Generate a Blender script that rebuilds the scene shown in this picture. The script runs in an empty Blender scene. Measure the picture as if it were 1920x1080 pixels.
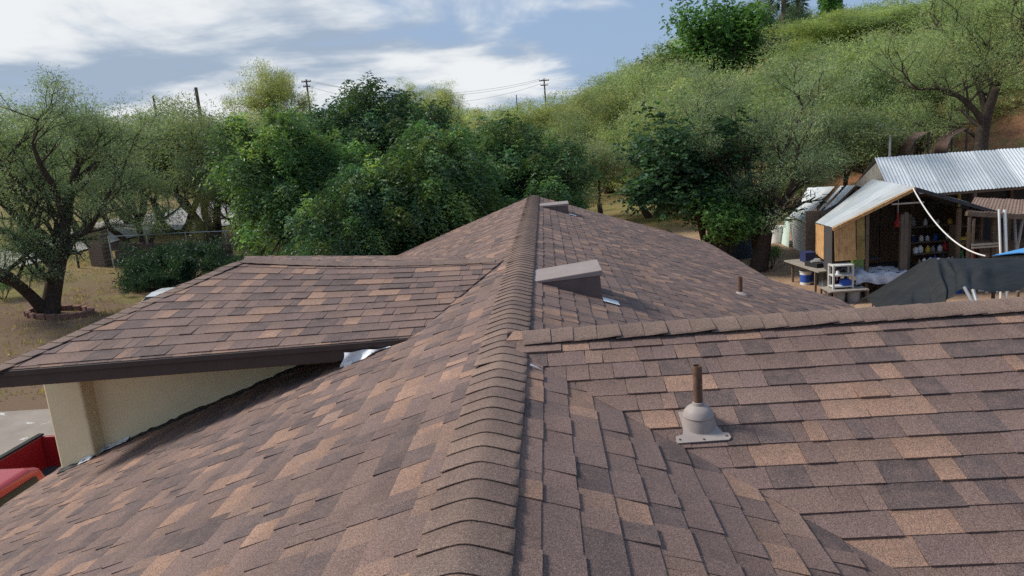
import bpy, math, random
import numpy as np
from mathutils import Vector, Matrix

# ------------------------------------------------------------------ camera, sky, sun, exposure
S = bpy.context.scene
COL = S.collection
RZ = 4.0                                   # ridge height above the ground
FPX, PITCH, YAW, ROLL = 1300.7, 0.1986, -0.0598, -0.0798
CAM = np.array([0.329, 0.0, RZ + 1.186])
_cy, _sy = math.cos(YAW), math.sin(YAW)
FW = np.array([_sy * math.cos(PITCH), _cy * math.cos(PITCH), -math.sin(PITCH)])
_r = np.array([_cy, -_sy, 0.0]); _u = np.cross(_r, FW)
RT = math.cos(ROLL) * _r + math.sin(ROLL) * _u
UP = -math.sin(ROLL) * _r + math.cos(ROLL) * _u
cam_data = bpy.data.cameras.new('camera'); cam = bpy.data.objects.new('camera', cam_data); COL.objects.link(cam)
cam_data.sensor_width = 36.0; cam_data.lens = FPX / 1920 * 36; cam_data.clip_start = 0.05; cam_data.clip_end = 3000
cam.matrix_world = Matrix(((RT[0], UP[0], -FW[0], CAM[0]), (RT[1], UP[1], -FW[1], CAM[1]), (RT[2], UP[2], -FW[2], CAM[2]), (0, 0, 0, 1)))
S.camera = cam
S.view_settings.view_transform = 'Standard'; S.view_settings.look = 'None'
S.view_settings.exposure = 1.05; S.view_settings.gamma = 1.0
S.cycles.max_bounces = 8; S.cycles.diffuse_bounces = 5; S.cycles.transparent_max_bounces = 4
S.cycles.use_denoising = False

SUN_AZ, SUN_EL = math.radians(-80), math.radians(43)     # azimuth from +Y towards +X
sun_dir = Vector((math.sin(SUN_AZ) * math.cos(SUN_EL), math.cos(SUN_AZ) * math.cos(SUN_EL), math.sin(SUN_EL)))
sd = bpy.data.lights.new('sun', 'SUN'); sd.energy = 2.0; sd.angle = math.radians(13); sd.color = (1.0, 0.94, 0.84)
so = bpy.data.objects.new('sun', sd); COL.objects.link(so)
so.rotation_euler = (-sun_dir).to_track_quat('-Z', 'Y').to_euler(); so.location = (0, 0, 60)

def NT(tree):
    def n(t, **kw):
        nd = tree.nodes.new(t)
        for k, v in kw.items():
            if k.startswith('i_'): nd.inputs[k[2:].replace('_', ' ')].default_value = v
            else: setattr(nd, k, v)
        return nd
    return n, lambda a, b: tree.links.new(a, b)

W = bpy.data.worlds.new('World'); S.world = W; W.use_nodes = True
wt = W.node_tree; wt.nodes.clear(); n, L = NT(wt)
sky = n('ShaderNodeTexSky', sky_type='NISHITA', sun_disc=False, sun_elevation=SUN_EL, sun_rotation=SUN_AZ, air_density=1.0, dust_density=1.6, ozone_density=2.0)
tc = n('ShaderNodeTexCoord')
sep = n('ShaderNodeSeparateXYZ'); L(tc.outputs['Generated'], sep.inputs[0])
zc = n('ShaderNodeMath', operation='ADD'); zc.inputs[1].default_value = 0.16; L(sep.outputs['Z'], zc.inputs[0])
zm = n('ShaderNodeMath', operation='MAXIMUM'); zm.inputs[1].default_value = 0.08; L(zc.outputs[0], zm.inputs[0])
dx = n('ShaderNodeMath', operation='DIVIDE'); L(sep.outputs['X'], dx.inputs[0]); L(zm.outputs[0], dx.inputs[1])
dy = n('ShaderNodeMath', operation='DIVIDE'); L(sep.outputs['Y'], dy.inputs[0]); L(zm.outputs[0], dy.inputs[1])
cmb = n('ShaderNodeCombineXYZ'); L(dx.outputs[0], cmb.inputs[0]); L(dy.outputs[0], cmb.inputs[1]); cmb.inputs[2].default_value = 3.7
ns = n('ShaderNodeTexNoise', i_Scale=1.15, i_Detail=9.0, i_Roughness=0.56, i_Distortion=0.5); L(cmb.outputs[0], ns.inputs['Vector'])
ns2 = n('ShaderNodeTexNoise', i_Scale=0.95, i_Detail=6.0, i_Roughness=0.55); L(cmb.outputs[0], ns2.inputs['Vector'])
# a front of rain cloud lies to the right (east), broken bright cloud towards the sun
dot = n('ShaderNodeVectorMath', operation='DOT_PRODUCT'); L(tc.outputs['Generated'], dot.inputs[0]); dot.inputs[1].default_value = (-0.9, 0.25, 0.3)
mr = n('ShaderNodeMapRange', interpolation_type='SMOOTHSTEP'); L(dot.outputs['Value'], mr.inputs[0]); mr.inputs[1].default_value = 0.08; mr.inputs[2].default_value = 0.50
# cloud amount
am = n('ShaderNodeMath', operation='MULTIPLY_ADD'); L(mr.outputs[0], am.inputs[0]); am.inputs[1].default_value = 0.36; L(ns.outputs[0], am.inputs[2])
ramp = n('ShaderNodeMapRange', interpolation_type='SMOOTHSTEP'); L(am.outputs[0], ramp.inputs[0]); ramp.inputs[1].default_value = 0.60; ramp.inputs[2].default_value = 0.80
# cloud shade: bright tops, grey-blue bellies
sh = n('ShaderNodeMapRange', interpolation_type='SMOOTHSTEP'); shm = n('ShaderNodeMath', operation='MULTIPLY_ADD'); L(ns.outputs[0], shm.inputs[0]); shm.inputs[1].default_value = -0.55; sho = n('ShaderNodeMath', operation='MULTIPLY_ADD'); L(ns2.outputs[0], sho.inputs[0]); sho.inputs[1].default_value = 1.0; sho.inputs[2].default_value = 0.275; L(sho.outputs[0], shm.inputs[2]); L(shm.outputs[0], sh.inputs[0]); sh.inputs[1].default_value = 0.36; sh.inputs[2].default_value = 0.58
cc = n('ShaderNodeMix', data_type='RGBA'); L(sh.outputs[0], cc.inputs['Factor']); cc.inputs['A'].default_value = (4.7, 4.85, 4.95, 1); cc.inputs['B'].default_value = (2.0, 2.5, 3.2, 1)
veil = n('ShaderNodeMix', data_type='RGBA'); veil.inputs['Factor'].default_value = 0.85; L(sky.outputs[0], veil.inputs['A']); veil.inputs['B'].default_value = (1.65, 2.3, 3.4, 1)
fin = n('ShaderNodeMix', data_type='RGBA'); L(ramp.outputs[0], fin.inputs['Factor']); L(veil.outputs['Result'], fin.inputs['A']); L(cc.outputs['Result'], fin.inputs['B'])
bg = n('ShaderNodeBackground'); bg.inputs['Strength'].default_value = 0.088; L(fin.outputs['Result'], bg.inputs['Color'])
wo = n('ShaderNodeOutputWorld'); L(bg.outputs[0], wo.inputs[0])

# ------------------------------------------------------------------ helpers
rnd = random.Random(7)
def ss(a, b, x):
    t = np.clip((np.asarray(x, float) - a) / (b - a), 0, 1); return t * t * (3 - 2 * t)
def T(x, y):
    """height of the ground"""
    x = np.asarray(x, float); y = np.asarray(y, float); d = np.hypot(x, y)
    z = 1.2 * ss(14, 30, -x) + 12.0 * ss(58, 175, d) + 11.5 * ss(42, 90, y + x) * ss(2, 34, x)
    far = ss(40, 70, d)
    z = z + far * (0.6 * np.sin(x * 0.11 + 1.3) * np.cos(y * 0.093) + 0.35 * np.sin(x * 0.31 + y * 0.23))
    return z
def ray(px, py): return FW + RT * (px - 960) / FPX - UP * (py - 540) / FPX
def on_y(px, py, Y):
    q = ray(px, py); return CAM + q * ((Y - CAM[1]) / q[1])
def on_z(px, py, Z):
    q = ray(px, py); return CAM + q * ((Z - CAM[2]) / q[2])
def on_ground(px, py):
    q = ray(px, py); q = q / np.linalg.norm(q); s = 2.0
    while s < 400:
        p = CAM + q * s
        if p[2] < T(p[0], p[1]): return p
        s += 0.1
    return CAM + q * 400
def at_dist(px, py, d):
    q = ray(px, py); h = math.hypot(q[0], q[1]); return CAM + q * (d / h)
def project(P):
    d = np.asarray(P, float) - CAM; z = d @ FW
    z = np.where(z < 0.05, 0.05, z)
    return np.stack([960 + FPX * (d @ RT) / z, 540 - FPX * (d @ UP) / z], -1)

OFF = {}
def thing(name, label, cat, loc, group=None):
    o = bpy.data.objects.new(name, None); COL.objects.link(o); o.location = [float(c) for c in loc]; o.empty_display_size = 0.3
    o['label'] = label; o['category'] = cat
    if group: o['group'] = group
    OFF[o.name] = np.array(loc, float)
    return o
def tag(o, label, cat, group=None):
    o['label'] = label; o['category'] = cat
    if group: o['group'] = group
    return o
def link(name, me, parent=None):
    o = bpy.data.objects.new(name, me); COL.objects.link(o)
    if parent is not None:
        o.parent = parent; OFF[o.name] = OFF.get(parent.name, np.zeros(3))
    else: OFF[o.name] = np.zeros(3)
    return o
def np_mesh(name, V, F, mat=None, col=None, smooth=False):
    """V (N,3), F list of int arrays (M,k) ; col per vertex (N,3)"""
    me = bpy.data.meshes.new(name); V = np.asarray(V, np.float32)
    if not isinstance(F, list): F = [F]
    F = [np.asarray(f, np.int32) for f in F if len(f)]
    nl = sum(f.size for f in F); nf = sum(len(f) for f in F)
    me.vertices.add(len(V)); me.vertices.foreach_set('co', V.ravel())
    me.loops.add(nl); me.loops.foreach_set('vertex_index', np.concatenate([f.ravel() for f in F]))
    me.polygons.add(nf)
    tot = np.concatenate([np.full(len(f), f.shape[1], np.int32) for f in F]); st = np.concatenate([[0], np.cumsum(tot)[:-1]]).astype(np.int32)
    me.polygons.foreach_set('loop_start', st); me.polygons.foreach_set('loop_total', tot)
    me.polygons.foreach_set('use_smooth', np.full(nf, bool(smooth)))
    if mat is not None: me.materials.append(mat)
    me.update(calc_edges=True)
    if col is not None:
        a = me.attributes.new('col', 'FLOAT_COLOR', 'POINT')
        c = np.ones((len(V), 4), np.float32); c[:, :3] = col; a.data.foreach_set('color', c.ravel())
    return me

class MB:
    """collects shapes into one mesh; coordinates are world coordinates"""
    def __init__(s): s.v = []; s.f = []
    def quad(s, *p):
        b = len(s.v); s.v += [tuple(map(float, q)) for q in p]; s.f.append(tuple(range(b, b + len(p)))); return s
    def hexa(s, p):        # 8 points: bottom 4 ccw, top 4 ccw
        b = len(s.v); s.v += [tuple(map(float, q)) for q in p]
        s.f += [tuple(b + i for i in f) for f in ((3, 2, 1, 0), (4, 5, 6, 7), (0, 1, 5, 4), (1, 2, 6, 5), (2, 3, 7, 6), (3, 0, 4, 7))]; return s
    def box(s, c, d, rz=0.0, rx=0.0, ry=0.0):
        M = Matrix.Rotation(rz, 3, 'Z') @ Matrix.Rotation(ry, 3, 'Y') @ Matrix.Rotation(rx, 3, 'X')
        P = []
        for k in (-.5, .5):
            for i, j in ((-.5, -.5), (.5, -.5), (.5, .5), (-.5, .5)):
                P.append(Vector(c) + M @ Vector((i * d[0], j * d[1], k * d[2])))
        return s.hexa(P)
    def prism(s, pts, ax):  # polygon extruded along vector ax
        m = len(pts); b = len(s.v); ax = np.array(ax, float)
        s.v += [tuple(map(float, p)) for p in pts] + [tuple(np.array(p, float) + ax) for p in pts]
        s.f.append(tuple(range(b + m - 1, b - 1, -1))); s.f.append(tuple(range(b + m, b + 2 * m)))
        for i in range(m):
            j = (i + 1) % m; s.f.append((b + i, b + j, b + m + j, b + m + i))
        return s
    def tube(s, pts, r, k=8, cap=True):
        pts = [np.array(p, float) for p in pts]; R = r if isinstance(r, (list, tuple)) else [r] * len(pts); b0 = len(s.v)
        for i, p in enumerate(pts):
            d = pts[min(i + 1, len(pts) - 1)] - pts[max(i - 1, 0)]; d /= np.linalg.norm(d) + 1e-9
            a = np.cross(d, (0, 0, 1) if abs(d[2]) < .9 else (1, 0, 0)); a /= np.linalg.norm(a); c = np.cross(d, a)
            for j in range(k):
                t = 2 * math.pi * j / k; s.v.append(tuple(p + R[i] * (math.cos(t) * a + math.sin(t) * c)))
        for i in range(len(pts) - 1):
            for j in range(k):
                jj = (j + 1) % k; s.f.append((b0 + i * k + j, b0 + (i + 1) * k + j, b0 + (i + 1) * k + jj, b0 + i * k + jj))
        if cap:
            s.f.append(tuple(b0 + j for j in range(k))); s.f.append(tuple(b0 + (len(pts) - 1) * k + j for j in reversed(range(k))))
        return s
    def lathe(s, c, prof, k=16):   # prof [(r,z)]
        b0 = len(s.v); c = np.array(c, float)
        for r, z in prof:
            for j in range(k):
                t = 2 * math.pi * j / k; s.v.append((c[0] + r * math.cos(t), c[1] + r * math.sin(t), c[2] + z))
        for i in range(len(prof) - 1):
            for j in range(k):
                jj = (j + 1) % k; s.f.append((b0 + i * k + j, b0 + i * k + jj, b0 + (i + 1) * k + jj, b0 + (i + 1) * k + j))
        s.f.append(tuple(b0 + j for j in reversed(range(k)))); s.f.append(tuple(b0 + (len(prof) - 1) * k + j for j in range(k)))
        return s
    def grid(s, P, thick=0.0):     # P[i][j] points; thickness downwards
        ni, nj = len(P), len(P[0]); b = len(s.v)
        for row in P: s.v += [tuple(map(float, p)) for p in row]
        for i in range(ni - 1):
            for j in range(nj - 1): s.f.append((b + i * nj + j, b + (i + 1) * nj + j, b + (i + 1) * nj + j + 1, b + i * nj + j + 1))
        if thick:
            b2 = len(s.v)
            for row in P: s.v += [(float(p[0]), float(p[1]), float(p[2]) - thick) for p in row]
            for i in range(ni - 1):
                for j in range(nj - 1): s.f.append((b2 + i * nj + j, b2 + i * nj + j + 1, b2 + (i + 1) * nj + j + 1, b2 + (i + 1) * nj + j))
            ring = [i * nj for i in range(ni)] + [(ni - 1) * nj + j for j in range(1, nj)] + [i * nj + nj - 1 for i in range(ni - 2, -1, -1)] + [j for j in range(nj - 2, 0, -1)]
            for a, c in zip(ring, ring[1:] + ring[:1]): s.f.append((b + a, b2 + a, b2 + c, b + c))
        return s
    def build(s, name, mat, parent=None, smooth=False, bevel=0.0, seg=2):
        me = bpy.data.meshes.new(name); off = OFF.get(parent.name, np.zeros(3)) if parent is not None else np.zeros(3)
        me.from_pydata([(x - off[0], y - off[1], z - off[2]) for x, y, z in s.v], [], s.f); me.update()
        if mat is not None: me.materials.append(mat)
        if smooth:
            me.polygons.foreach_set('use_smooth', np.ones(len(me.polygons), bool))
            try: me.set_sharp_from_angle(angle=math.radians(35))
            except Exception: pass
        o = link(name, me, parent)
        if bevel:
            m = o.modifiers.new('bevel', 'BEVEL'); m.width = bevel; m.segments = seg; m.limit_method = 'ANGLE'
        return o

# ------------------------------------------------------------------ materials
def mat_base(name):
    m = bpy.data.materials.new(name); m.use_nodes = True; t = m.node_tree; n, L = NT(t)
    b = t.nodes['Principled BSDF']; return m, t, n, L, b
MATS = {}
def plain(name, c, rough=0.7, metal=0.0, var=0.25, scale=6.0, bump=0.0, bscale=40.0, c2=None, spec=0.4, stretch=None):
    """colour broken up by noise of two sizes"""
    if name in MATS: return MATS[name]
    m, t, n, L, b = mat_base(name)
    geo = n('ShaderNodeNewGeometry'); src = geo.outputs['Position']
    if stretch:
        mp = n('ShaderNodeMapping'); mp.inputs['Scale'].default_value = stretch; L(src, mp.inputs[0]); src = mp.outputs[0]
    a = n('ShaderNodeTexNoise', i_Scale=scale, i_Detail=6.0, i_Roughness=0.65); L(src, a.inputs['Vector'])
    mx = n('ShaderNodeMix', data_type='RGBA'); r = n('ShaderNodeMapRange'); r.inputs[1].default_value = 0.32; r.inputs[2].default_value = 0.68
    L(a.outputs[0], r.inputs[0]); L(r.outputs[0], mx.inputs['Factor'])
    c2 = c2 or tuple(x * (1 - var) for x in c)
    c1 = tuple(min(1, x * (1 + var * 0.5)) for x in c)
    mx.inputs['A'].default_value = (*c1, 1); mx.inputs['B'].default_value = (*c2, 1)
    L(mx.outputs['Result'], b.inputs['Base Color']); b.inputs['Roughness'].default_value = rough; b.inputs['Metallic'].default_value = metal
    b.inputs['Specular IOR Level'].default_value = spec
    if bump:
        q = n('ShaderNodeTexNoise', i_Scale=bscale, i_Detail=4.0, i_Roughness=0.6); L(src, q.inputs['Vector'])
        bp = n('ShaderNodeBump', i_Strength=0.8, i_Distance=bump); L(q.outputs[0], bp.inputs['Height']); L(bp.outputs[0], b.inputs['Normal'])
    MATS[name] = m; return m

def shingle_mat():
    m, t, n, L, b = mat_base('shingle')
    at = n('ShaderNodeAttribute', attribute_name='col')
    geo = n('ShaderNodeNewGeometry')
    g = n('ShaderNodeTexNoise', i_Scale=260.0, i_Detail=2.0, i_Roughness=0.7); L(geo.outputs['Position'], g.inputs['Vector'])
    g2 = n('ShaderNodeTexNoise', i_Scale=95.0, i_Detail=3.0, i_Roughness=0.7); L(geo.outputs['Position'], g2.inputs['Vector'])
    big = n('ShaderNodeTexNoise', i_Scale=1.1, i_Detail=5.0, i_Roughness=0.6); L(geo.outputs['Position'], big.inputs['Vector'])
    r1 = n('ShaderNodeMapRange'); L(g.outputs[0], r1.inputs[0]); r1.inputs[1].default_value = 0.34; r1.inputs[2].default_value = 0.68; r1.inputs[3].default_value = 0.34; r1.inputs[4].default_value = 1.72
    r2 = n('ShaderNodeMapRange'); L(g2.outputs[0], r2.inputs[0]); r2.inputs[1].default_value = 0.3; r2.inputs[2].default_value = 0.7; r2.inputs[3].default_value = 0.74; r2.inputs[4].default_value = 1.26
    r3 = n('ShaderNodeMapRange'); L(big.outputs[0], r3.inputs[0]); r3.inputs[1].default_value = 0.3; r3.inputs[2].default_value = 0.7; r3.inputs[3].default_value = 0.88; r3.inputs[4].default_value = 1.12
    m1 = n('ShaderNodeMath', operation='MULTIPLY'); L(r1.outputs[0], m1.inputs[0]); L(r2.outputs[0], m1.inputs[1])
    m2 = n('ShaderNodeMath', operation='MULTIPLY'); L(m1.outputs[0], m2.inputs[0]); L(r3.outputs[0], m2.inputs[1])
    bl = n('ShaderNodeTexNoise', i_Scale=11.0, i_Detail=4.0, i_Roughness=0.7); L(geo.outputs['Position'], bl.inputs['Vector'])
    br = n('ShaderNodeMapRange', interpolation_type='SMOOTHSTEP'); L(bl.outputs[0], br.inputs[0]); br.inputs[1].default_value = 0.38; br.inputs[2].default_value = 0.66; br.inputs[3].default_value = 0.08; br.inputs[4].default_value = 0.52
    bm = n('ShaderNodeMix', data_type='RGBA'); L(br.outputs[0], bm.inputs['Factor']); L(at.outputs['Color'], bm.inputs['A']); bm.inputs['B'].default_value = (0.192, 0.127, 0.106, 1)
    sc = n('ShaderNodeVectorMath', operation='SCALE'); L(bm.outputs['Result'], sc.inputs[0]); L(m2.outputs[0], sc.inputs['Scale'])
    # a few pale dust granules
    dm = n('ShaderNodeMapRange'); L(g.outputs[0], dm.inputs[0]); dm.inputs[1].default_value = 0.64; dm.inputs[2].default_value = 0.72; dm.inputs[4].default_value = 0.35
    mx = n('ShaderNodeMix', data_type='RGBA'); L(dm.outputs[0], mx.inputs['Factor']); L(sc.outputs[0], mx.inputs['A']); mx.inputs['B'].default_value = (0.42, 0.36, 0.33, 1)
    L(mx.outputs['Result'], b.inputs['Base Color']); b.inputs['Roughness'].default_value = 0.85; b.inputs['Specular IOR Level'].default_value = 0.35
    bp = n('ShaderNodeBump', i_Strength=0.6, i_Distance=0.004); L(g.outputs[0], bp.inputs['Height']); L(bp.outputs[0], b.inputs['Normal'])
    return m
SHINGLE = shingle_mat()

def leaf_mat(name, trans=0.3, rough=0.5, spec=0.35):
    m, t, n, L, b = mat_base(name)
    at = n('ShaderNodeAttribute', attribute_name='col'); oi = n('ShaderNodeObjectInfo')
    mu = n('ShaderNodeMix', data_type='RGBA', blend_type='MULTIPLY'); mu.inputs['Factor'].default_value = 1.0
    L(at.outputs['Color'], mu.inputs['A']); L(oi.outputs['Color'], mu.inputs['B'])
    L(mu.outputs['Result'], b.inputs['Base Color']); b.inputs['Roughness'].default_value = rough; b.inputs['Specular IOR Level'].default_value = spec
    tr = n('ShaderNodeBsdfTranslucent'); hs = n('ShaderNodeMix', data_type='RGBA', blend_type='MULTIPLY'); hs.inputs['Factor'].default_value = 1.0
    L(mu.outputs['Result'], hs.inputs['A']); hs.inputs['B'].default_value = (1.25, 1.3, 0.6, 1); L(hs.outputs['Result'], tr.inputs['Color'])
    ms = n('ShaderNodeMixShader'); ms.inputs[0].default_value = trans; L(b.outputs[0], ms.inputs[1]); L(tr.outputs[0], ms.inputs[2])
    L(ms.outputs[0], t.nodes['Material Output'].inputs['Surface']); return m
LEAF = leaf_mat('leaf', 0.42); GLOSSY_LEAF = leaf_mat('glossy_leaf', 0.38, 0.5, 0.3)
BARK = plain('bark', (0.075, 0.058, 0.048), 0.95, var=0.5, scale=9, bump=0.03, bscale=18, spec=0.15)

def ground_mat():
    m, t, n, L, b = mat_base('ground')
    geo = n('ShaderNodeNewGeometry'); P = geo.outputs['Position']
    def noise(s, d=6.0, r=0.6):
        q = n('ShaderNodeTexNoise', i_Scale=s, i_Detail=d, i_Roughness=r); L(P, q.inputs['Vector']); return q.outputs[0]
    def rng(x, a, c, lo=0.0, hi=1.0):
        q = n('ShaderNodeMapRange', interpolation_type='SMOOTHSTEP'); L(x, q.inputs[0]); q.inputs[1].default_value = a; q.inputs[2].default_value = c; q.inputs[3].default_value = lo; q.inputs[4].default_value = hi; return q.outputs[0]
    def mix(f, a, c):
        q = n('ShaderNodeMix', data_type='RGBA'); L(f, q.inputs['Factor'])
        for s, v in (('A', a), ('B', c)):
            if isinstance(v, tuple): q.inputs[s].default_value = (*v, 1)
            else: L(v, q.inputs[s])
        return q.outputs['Result']
    dirt = mix(rng(noise(1.7), .35, .65), (0.40, 0.265, 0.175), (0.28, 0.175, 0.115))
    dirt = mix(rng(noise(14.0, 8.0, .7), .42, .7), dirt, (0.46, 0.32, 0.22))
    dry = mix(rng(noise(3.0, 8.0, .75), .35, .65), (0.30, 0.215, 0.10), (0.19, 0.135, 0.062))
    green = mix(rng(noise(4.0, 8.0, .7), .35, .65), (0.14, 0.15, 0.05), (0.24, 0.19, 0.085))
    soil = mix(rng(noise(1.3, 9.0, .75), .35, .65), (0.46, 0.22, 0.13), (0.20, 0.095, 0.06))
    sp = n('ShaderNodeSeparateXYZ'); L(P, sp.inputs[0])
    # west lawn
    lawn = mix(rng(noise(0.23, 5.0, .6), .52, .66), (0.175, 0.118, 0.080), green)
    lawn = mix(rng(noise(6.0, 8.0, .75), .52, .8), lawn, dry)
    mx = n('ShaderNodeMath', operation='MULTIPLY'); L(sp.outputs['X'], mx.inputs[0]); mx.inputs[1].default_value = -1.0
    c = mix(rng(mx.outputs[0], 7.0, 12.0), dirt, lawn)
    # wild ground beyond, with bare red bank where it is steep
    ln = n('ShaderNodeVectorMath', operation='LENGTH'); L(P, ln.inputs[0])
    wild = mix(rng(noise(0.16, 6.0, .65), .40, .60), dry, green)
    ns = n('ShaderNodeSeparateXYZ'); L(geo.outputs['Normal'], ns.inputs[0])
    ad = n('ShaderNodeMath', operation='ADD'); L(sp.outputs['X'], ad.inputs[0]); L(sp.outputs['Y'], ad.inputs[1])
    k1 = n('ShaderNodeMath', operation='MULTIPLY'); L(rng(ad.outputs[0], 47.0, 52.0), k1.inputs[0]); L(rng(ad.outputs[0], 72.0, 62.0), k1.inputs[1])
    k2 = n('ShaderNodeMath', operation='MULTIPLY'); L(k1.outputs[0], k2.inputs[0]); L(rng(sp.outputs['X'], 11.0, 17.0), k2.inputs[1])
    k3 = n('ShaderNodeMath', operation='MULTIPLY'); L(k2.outputs[0], k3.inputs[0]); L(rng(noise(0.5, 7.0, .7), .36, .52), k3.inputs[1])
    wild = mix(k3.outputs[0], wild, soil)
    c = mix(rng(ln.outputs['Value'], 34.0, 44.0), c, wild)
    L(c, b.inputs['Base Color']); b.inputs['Roughness'].default_value = 0.95; b.inputs['Specular IOR Level'].default_value = 0.1
    bp = n('ShaderNodeBump', i_Strength=0.7, i_Distance=0.05); L(noise(9.0, 8.0, .7), bp.inputs['Height']); L(bp.outputs[0], b.inputs['Normal'])
    return m

# ------------------------------------------------------------------ ground, road, driveway
def spaced(lo, hi, n_, k):
    t = np.linspace(-1, 1, n_); s = np.sinh(k * t) / math.sinh(k)
    return np.where(s < 0, -s * lo, s * hi)
gx = spaced(-900, 900, 330, 4.2); gy = spaced(-300, 1300, 360, 4.2)
GX, GY = np.meshgrid(gx, gy, indexing='ij'); GZ = T(GX, GY)
V = np.stack([GX, GY, GZ], -1).reshape(-1, 3); ni, nj = GX.shape
ii, jj = np.meshgrid(np.arange(ni - 1), np.arange(nj - 1), indexing='ij'); b0 = (ii * nj + jj).ravel()
g = link('ground', np_mesh('ground', V, np.stack([b0, b0 + nj, b0 + nj + 1, b0 + 1], -1), ground_mat(), smooth=True)); g['kind'] = 'structure'

def sheet(name, pts, mat, lift, step=1.0):
    """a strip draped on the ground; pts = [(x_left, x_right, y)]"""
    m = MB(); P = []
    for xl, xr, y in pts:
        k = max(2, int(abs(xr - xl) / step)); P.append([(xl + (xr - xl) * i / k, y, float(T(xl + (xr - xl) * i / k, y)) + lift) for i in range(k + 1)])
    nmax = max(len(r) for r in P); P = []
    for xl, xr, y in pts: P.append([(xl + (xr - xl) * i / (nmax - 1), y, float(T(xl + (xr - xl) * i / (nmax - 1), y)) + lift) for i in range(nmax)])
    m.grid([[P[i][j] for i in range(len(P))] for j in range(nmax)])
    o = m.build(name, mat); o['kind'] = 'structure'; return o
ASPH = plain('pale_asphalt', (0.36, 0.335, 0.325), 0.9, var=0.18, scale=0.7, bump=0.004, bscale=60)
sheet('road', [(-37.5, -27.0, y) for y in np.arange(-60, 84, 2.0)], ASPH, 0.09)
def conc():
    m, t, n, L, b = mat_base('stained_concrete'); geo = n('ShaderNodeNewGeometry')
    a = n('ShaderNodeTexNoise', i_Scale=0.9, i_Detail=8.0, i_Roughness=0.65); L(geo.outputs['Position'], a.inputs['Vector'])
    p = n('ShaderNodeTexNoise', i_Scale=2.3, i_Detail=9.0, i_Roughness=0.7, i_Distortion=0.6); L(geo.outputs['Position'], p.inputs['Vector'])
    r = n('ShaderNodeMapRange'); L(a.outputs[0], r.inputs[0]); r.inputs[1].default_value = .35; r.inputs[2].default_value = .65
    m1 = n('ShaderNodeMix', data_type='RGBA'); L(r.outputs[0], m1.inputs['Factor']); m1.inputs['A'].default_value = (0.22, 0.185, 0.155, 1); m1.inputs['B'].default_value = (0.31, 0.265, 0.225, 1)
    r2 = n('ShaderNodeMapRange', interpolation_type='SMOOTHSTEP'); L(p.outputs[0], r2.inputs[0]); r2.inputs[1].default_value = .60; r2.inputs[2].default_value = .66
    m2 = n('ShaderNodeMix', data_type='RGBA'); L(r2.outputs[0], m2.inputs['Factor']); L(m1.outputs['Result'], m2.inputs['A']); m2.inputs['B'].default_value = (0.62, 0.60, 0.57, 1)
    L(m2.outputs['Result'], b.inputs['Base Color']); b.inputs['Roughness'].default_value = 0.85; return m
sheet('driveway', [(-14.0, -4.2, y) for y in np.arange(-12, 15.2, 0.9)], conc(), 0.012)
# ------------------------------------------------------------------ the house under the camera
TH = 0.3392; ct, st, tt = math.cos(TH), math.sin(TH), math.tan(TH)
house = thing('house', 'low cream stucco house with brown shingled roof filling the foreground', 'house', (0, 0, 0))
STUCCO = plain('cream_stucco', (0.86, 0.735, 0.475), 0.92, var=0.10, scale=2.0, bump=0.0025, bscale=60, spec=0.2)
FASCIA = plain('brown_fascia', (0.060, 0.040, 0.036), 0.55, var=0.2, scale=5)
DECKM = plain('roof_felt', (0.05, 0.045, 0.045), 0.95)
GALV = plain('dull_zinc', (0.62, 0.64, 0.66), 0.45, metal=0.35, var=0.2, scale=12)
WHITE_METAL = plain('white_metal', (0.74, 0.76, 0.78), 0.45, var=0.12, scale=8)

def clip_poly(pts, poly):
    out = list(pts); m = len(poly)
    for i in range(m):
        ax, ay = poly[i]; bx, by = poly[(i + 1) % m]; inp = out; out = []
        if not inp: return []
        def side(p): return (bx - ax) * (p[1] - ay) - (by - ay) * (p[0] - ax)
        for k in range(len(inp)):
            p, q = inp[k - 1], inp[k]; sp, sq = side(p), side(q)
            if (sp >= 0) != (sq >= 0):
                t = sp / (sp - sq); out.append((p[0] + (q[0] - p[0]) * t, p[1] + (q[1] - p[1]) * t))
            if sq >= 0: out.append(q)
    return out
def ccw(poly):
    a = sum(poly[i - 1][0] * poly[i][1] - poly[i][0] * poly[i - 1][1] for i in range(len(poly)))
    return poly if a > 0 else poly[::-1]
PAL = [((0.197, 0.127, 0.107), 36), ((0.17, 0.113, 0.102), 27), ((0.112, 0.081, 0.078), 15), ((0.335, 0.199, 0.139), 13), ((0.256, 0.161, 0.123), 14)]
PC = [c for c, w in PAL]; PW = [w for c, w in PAL]
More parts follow.
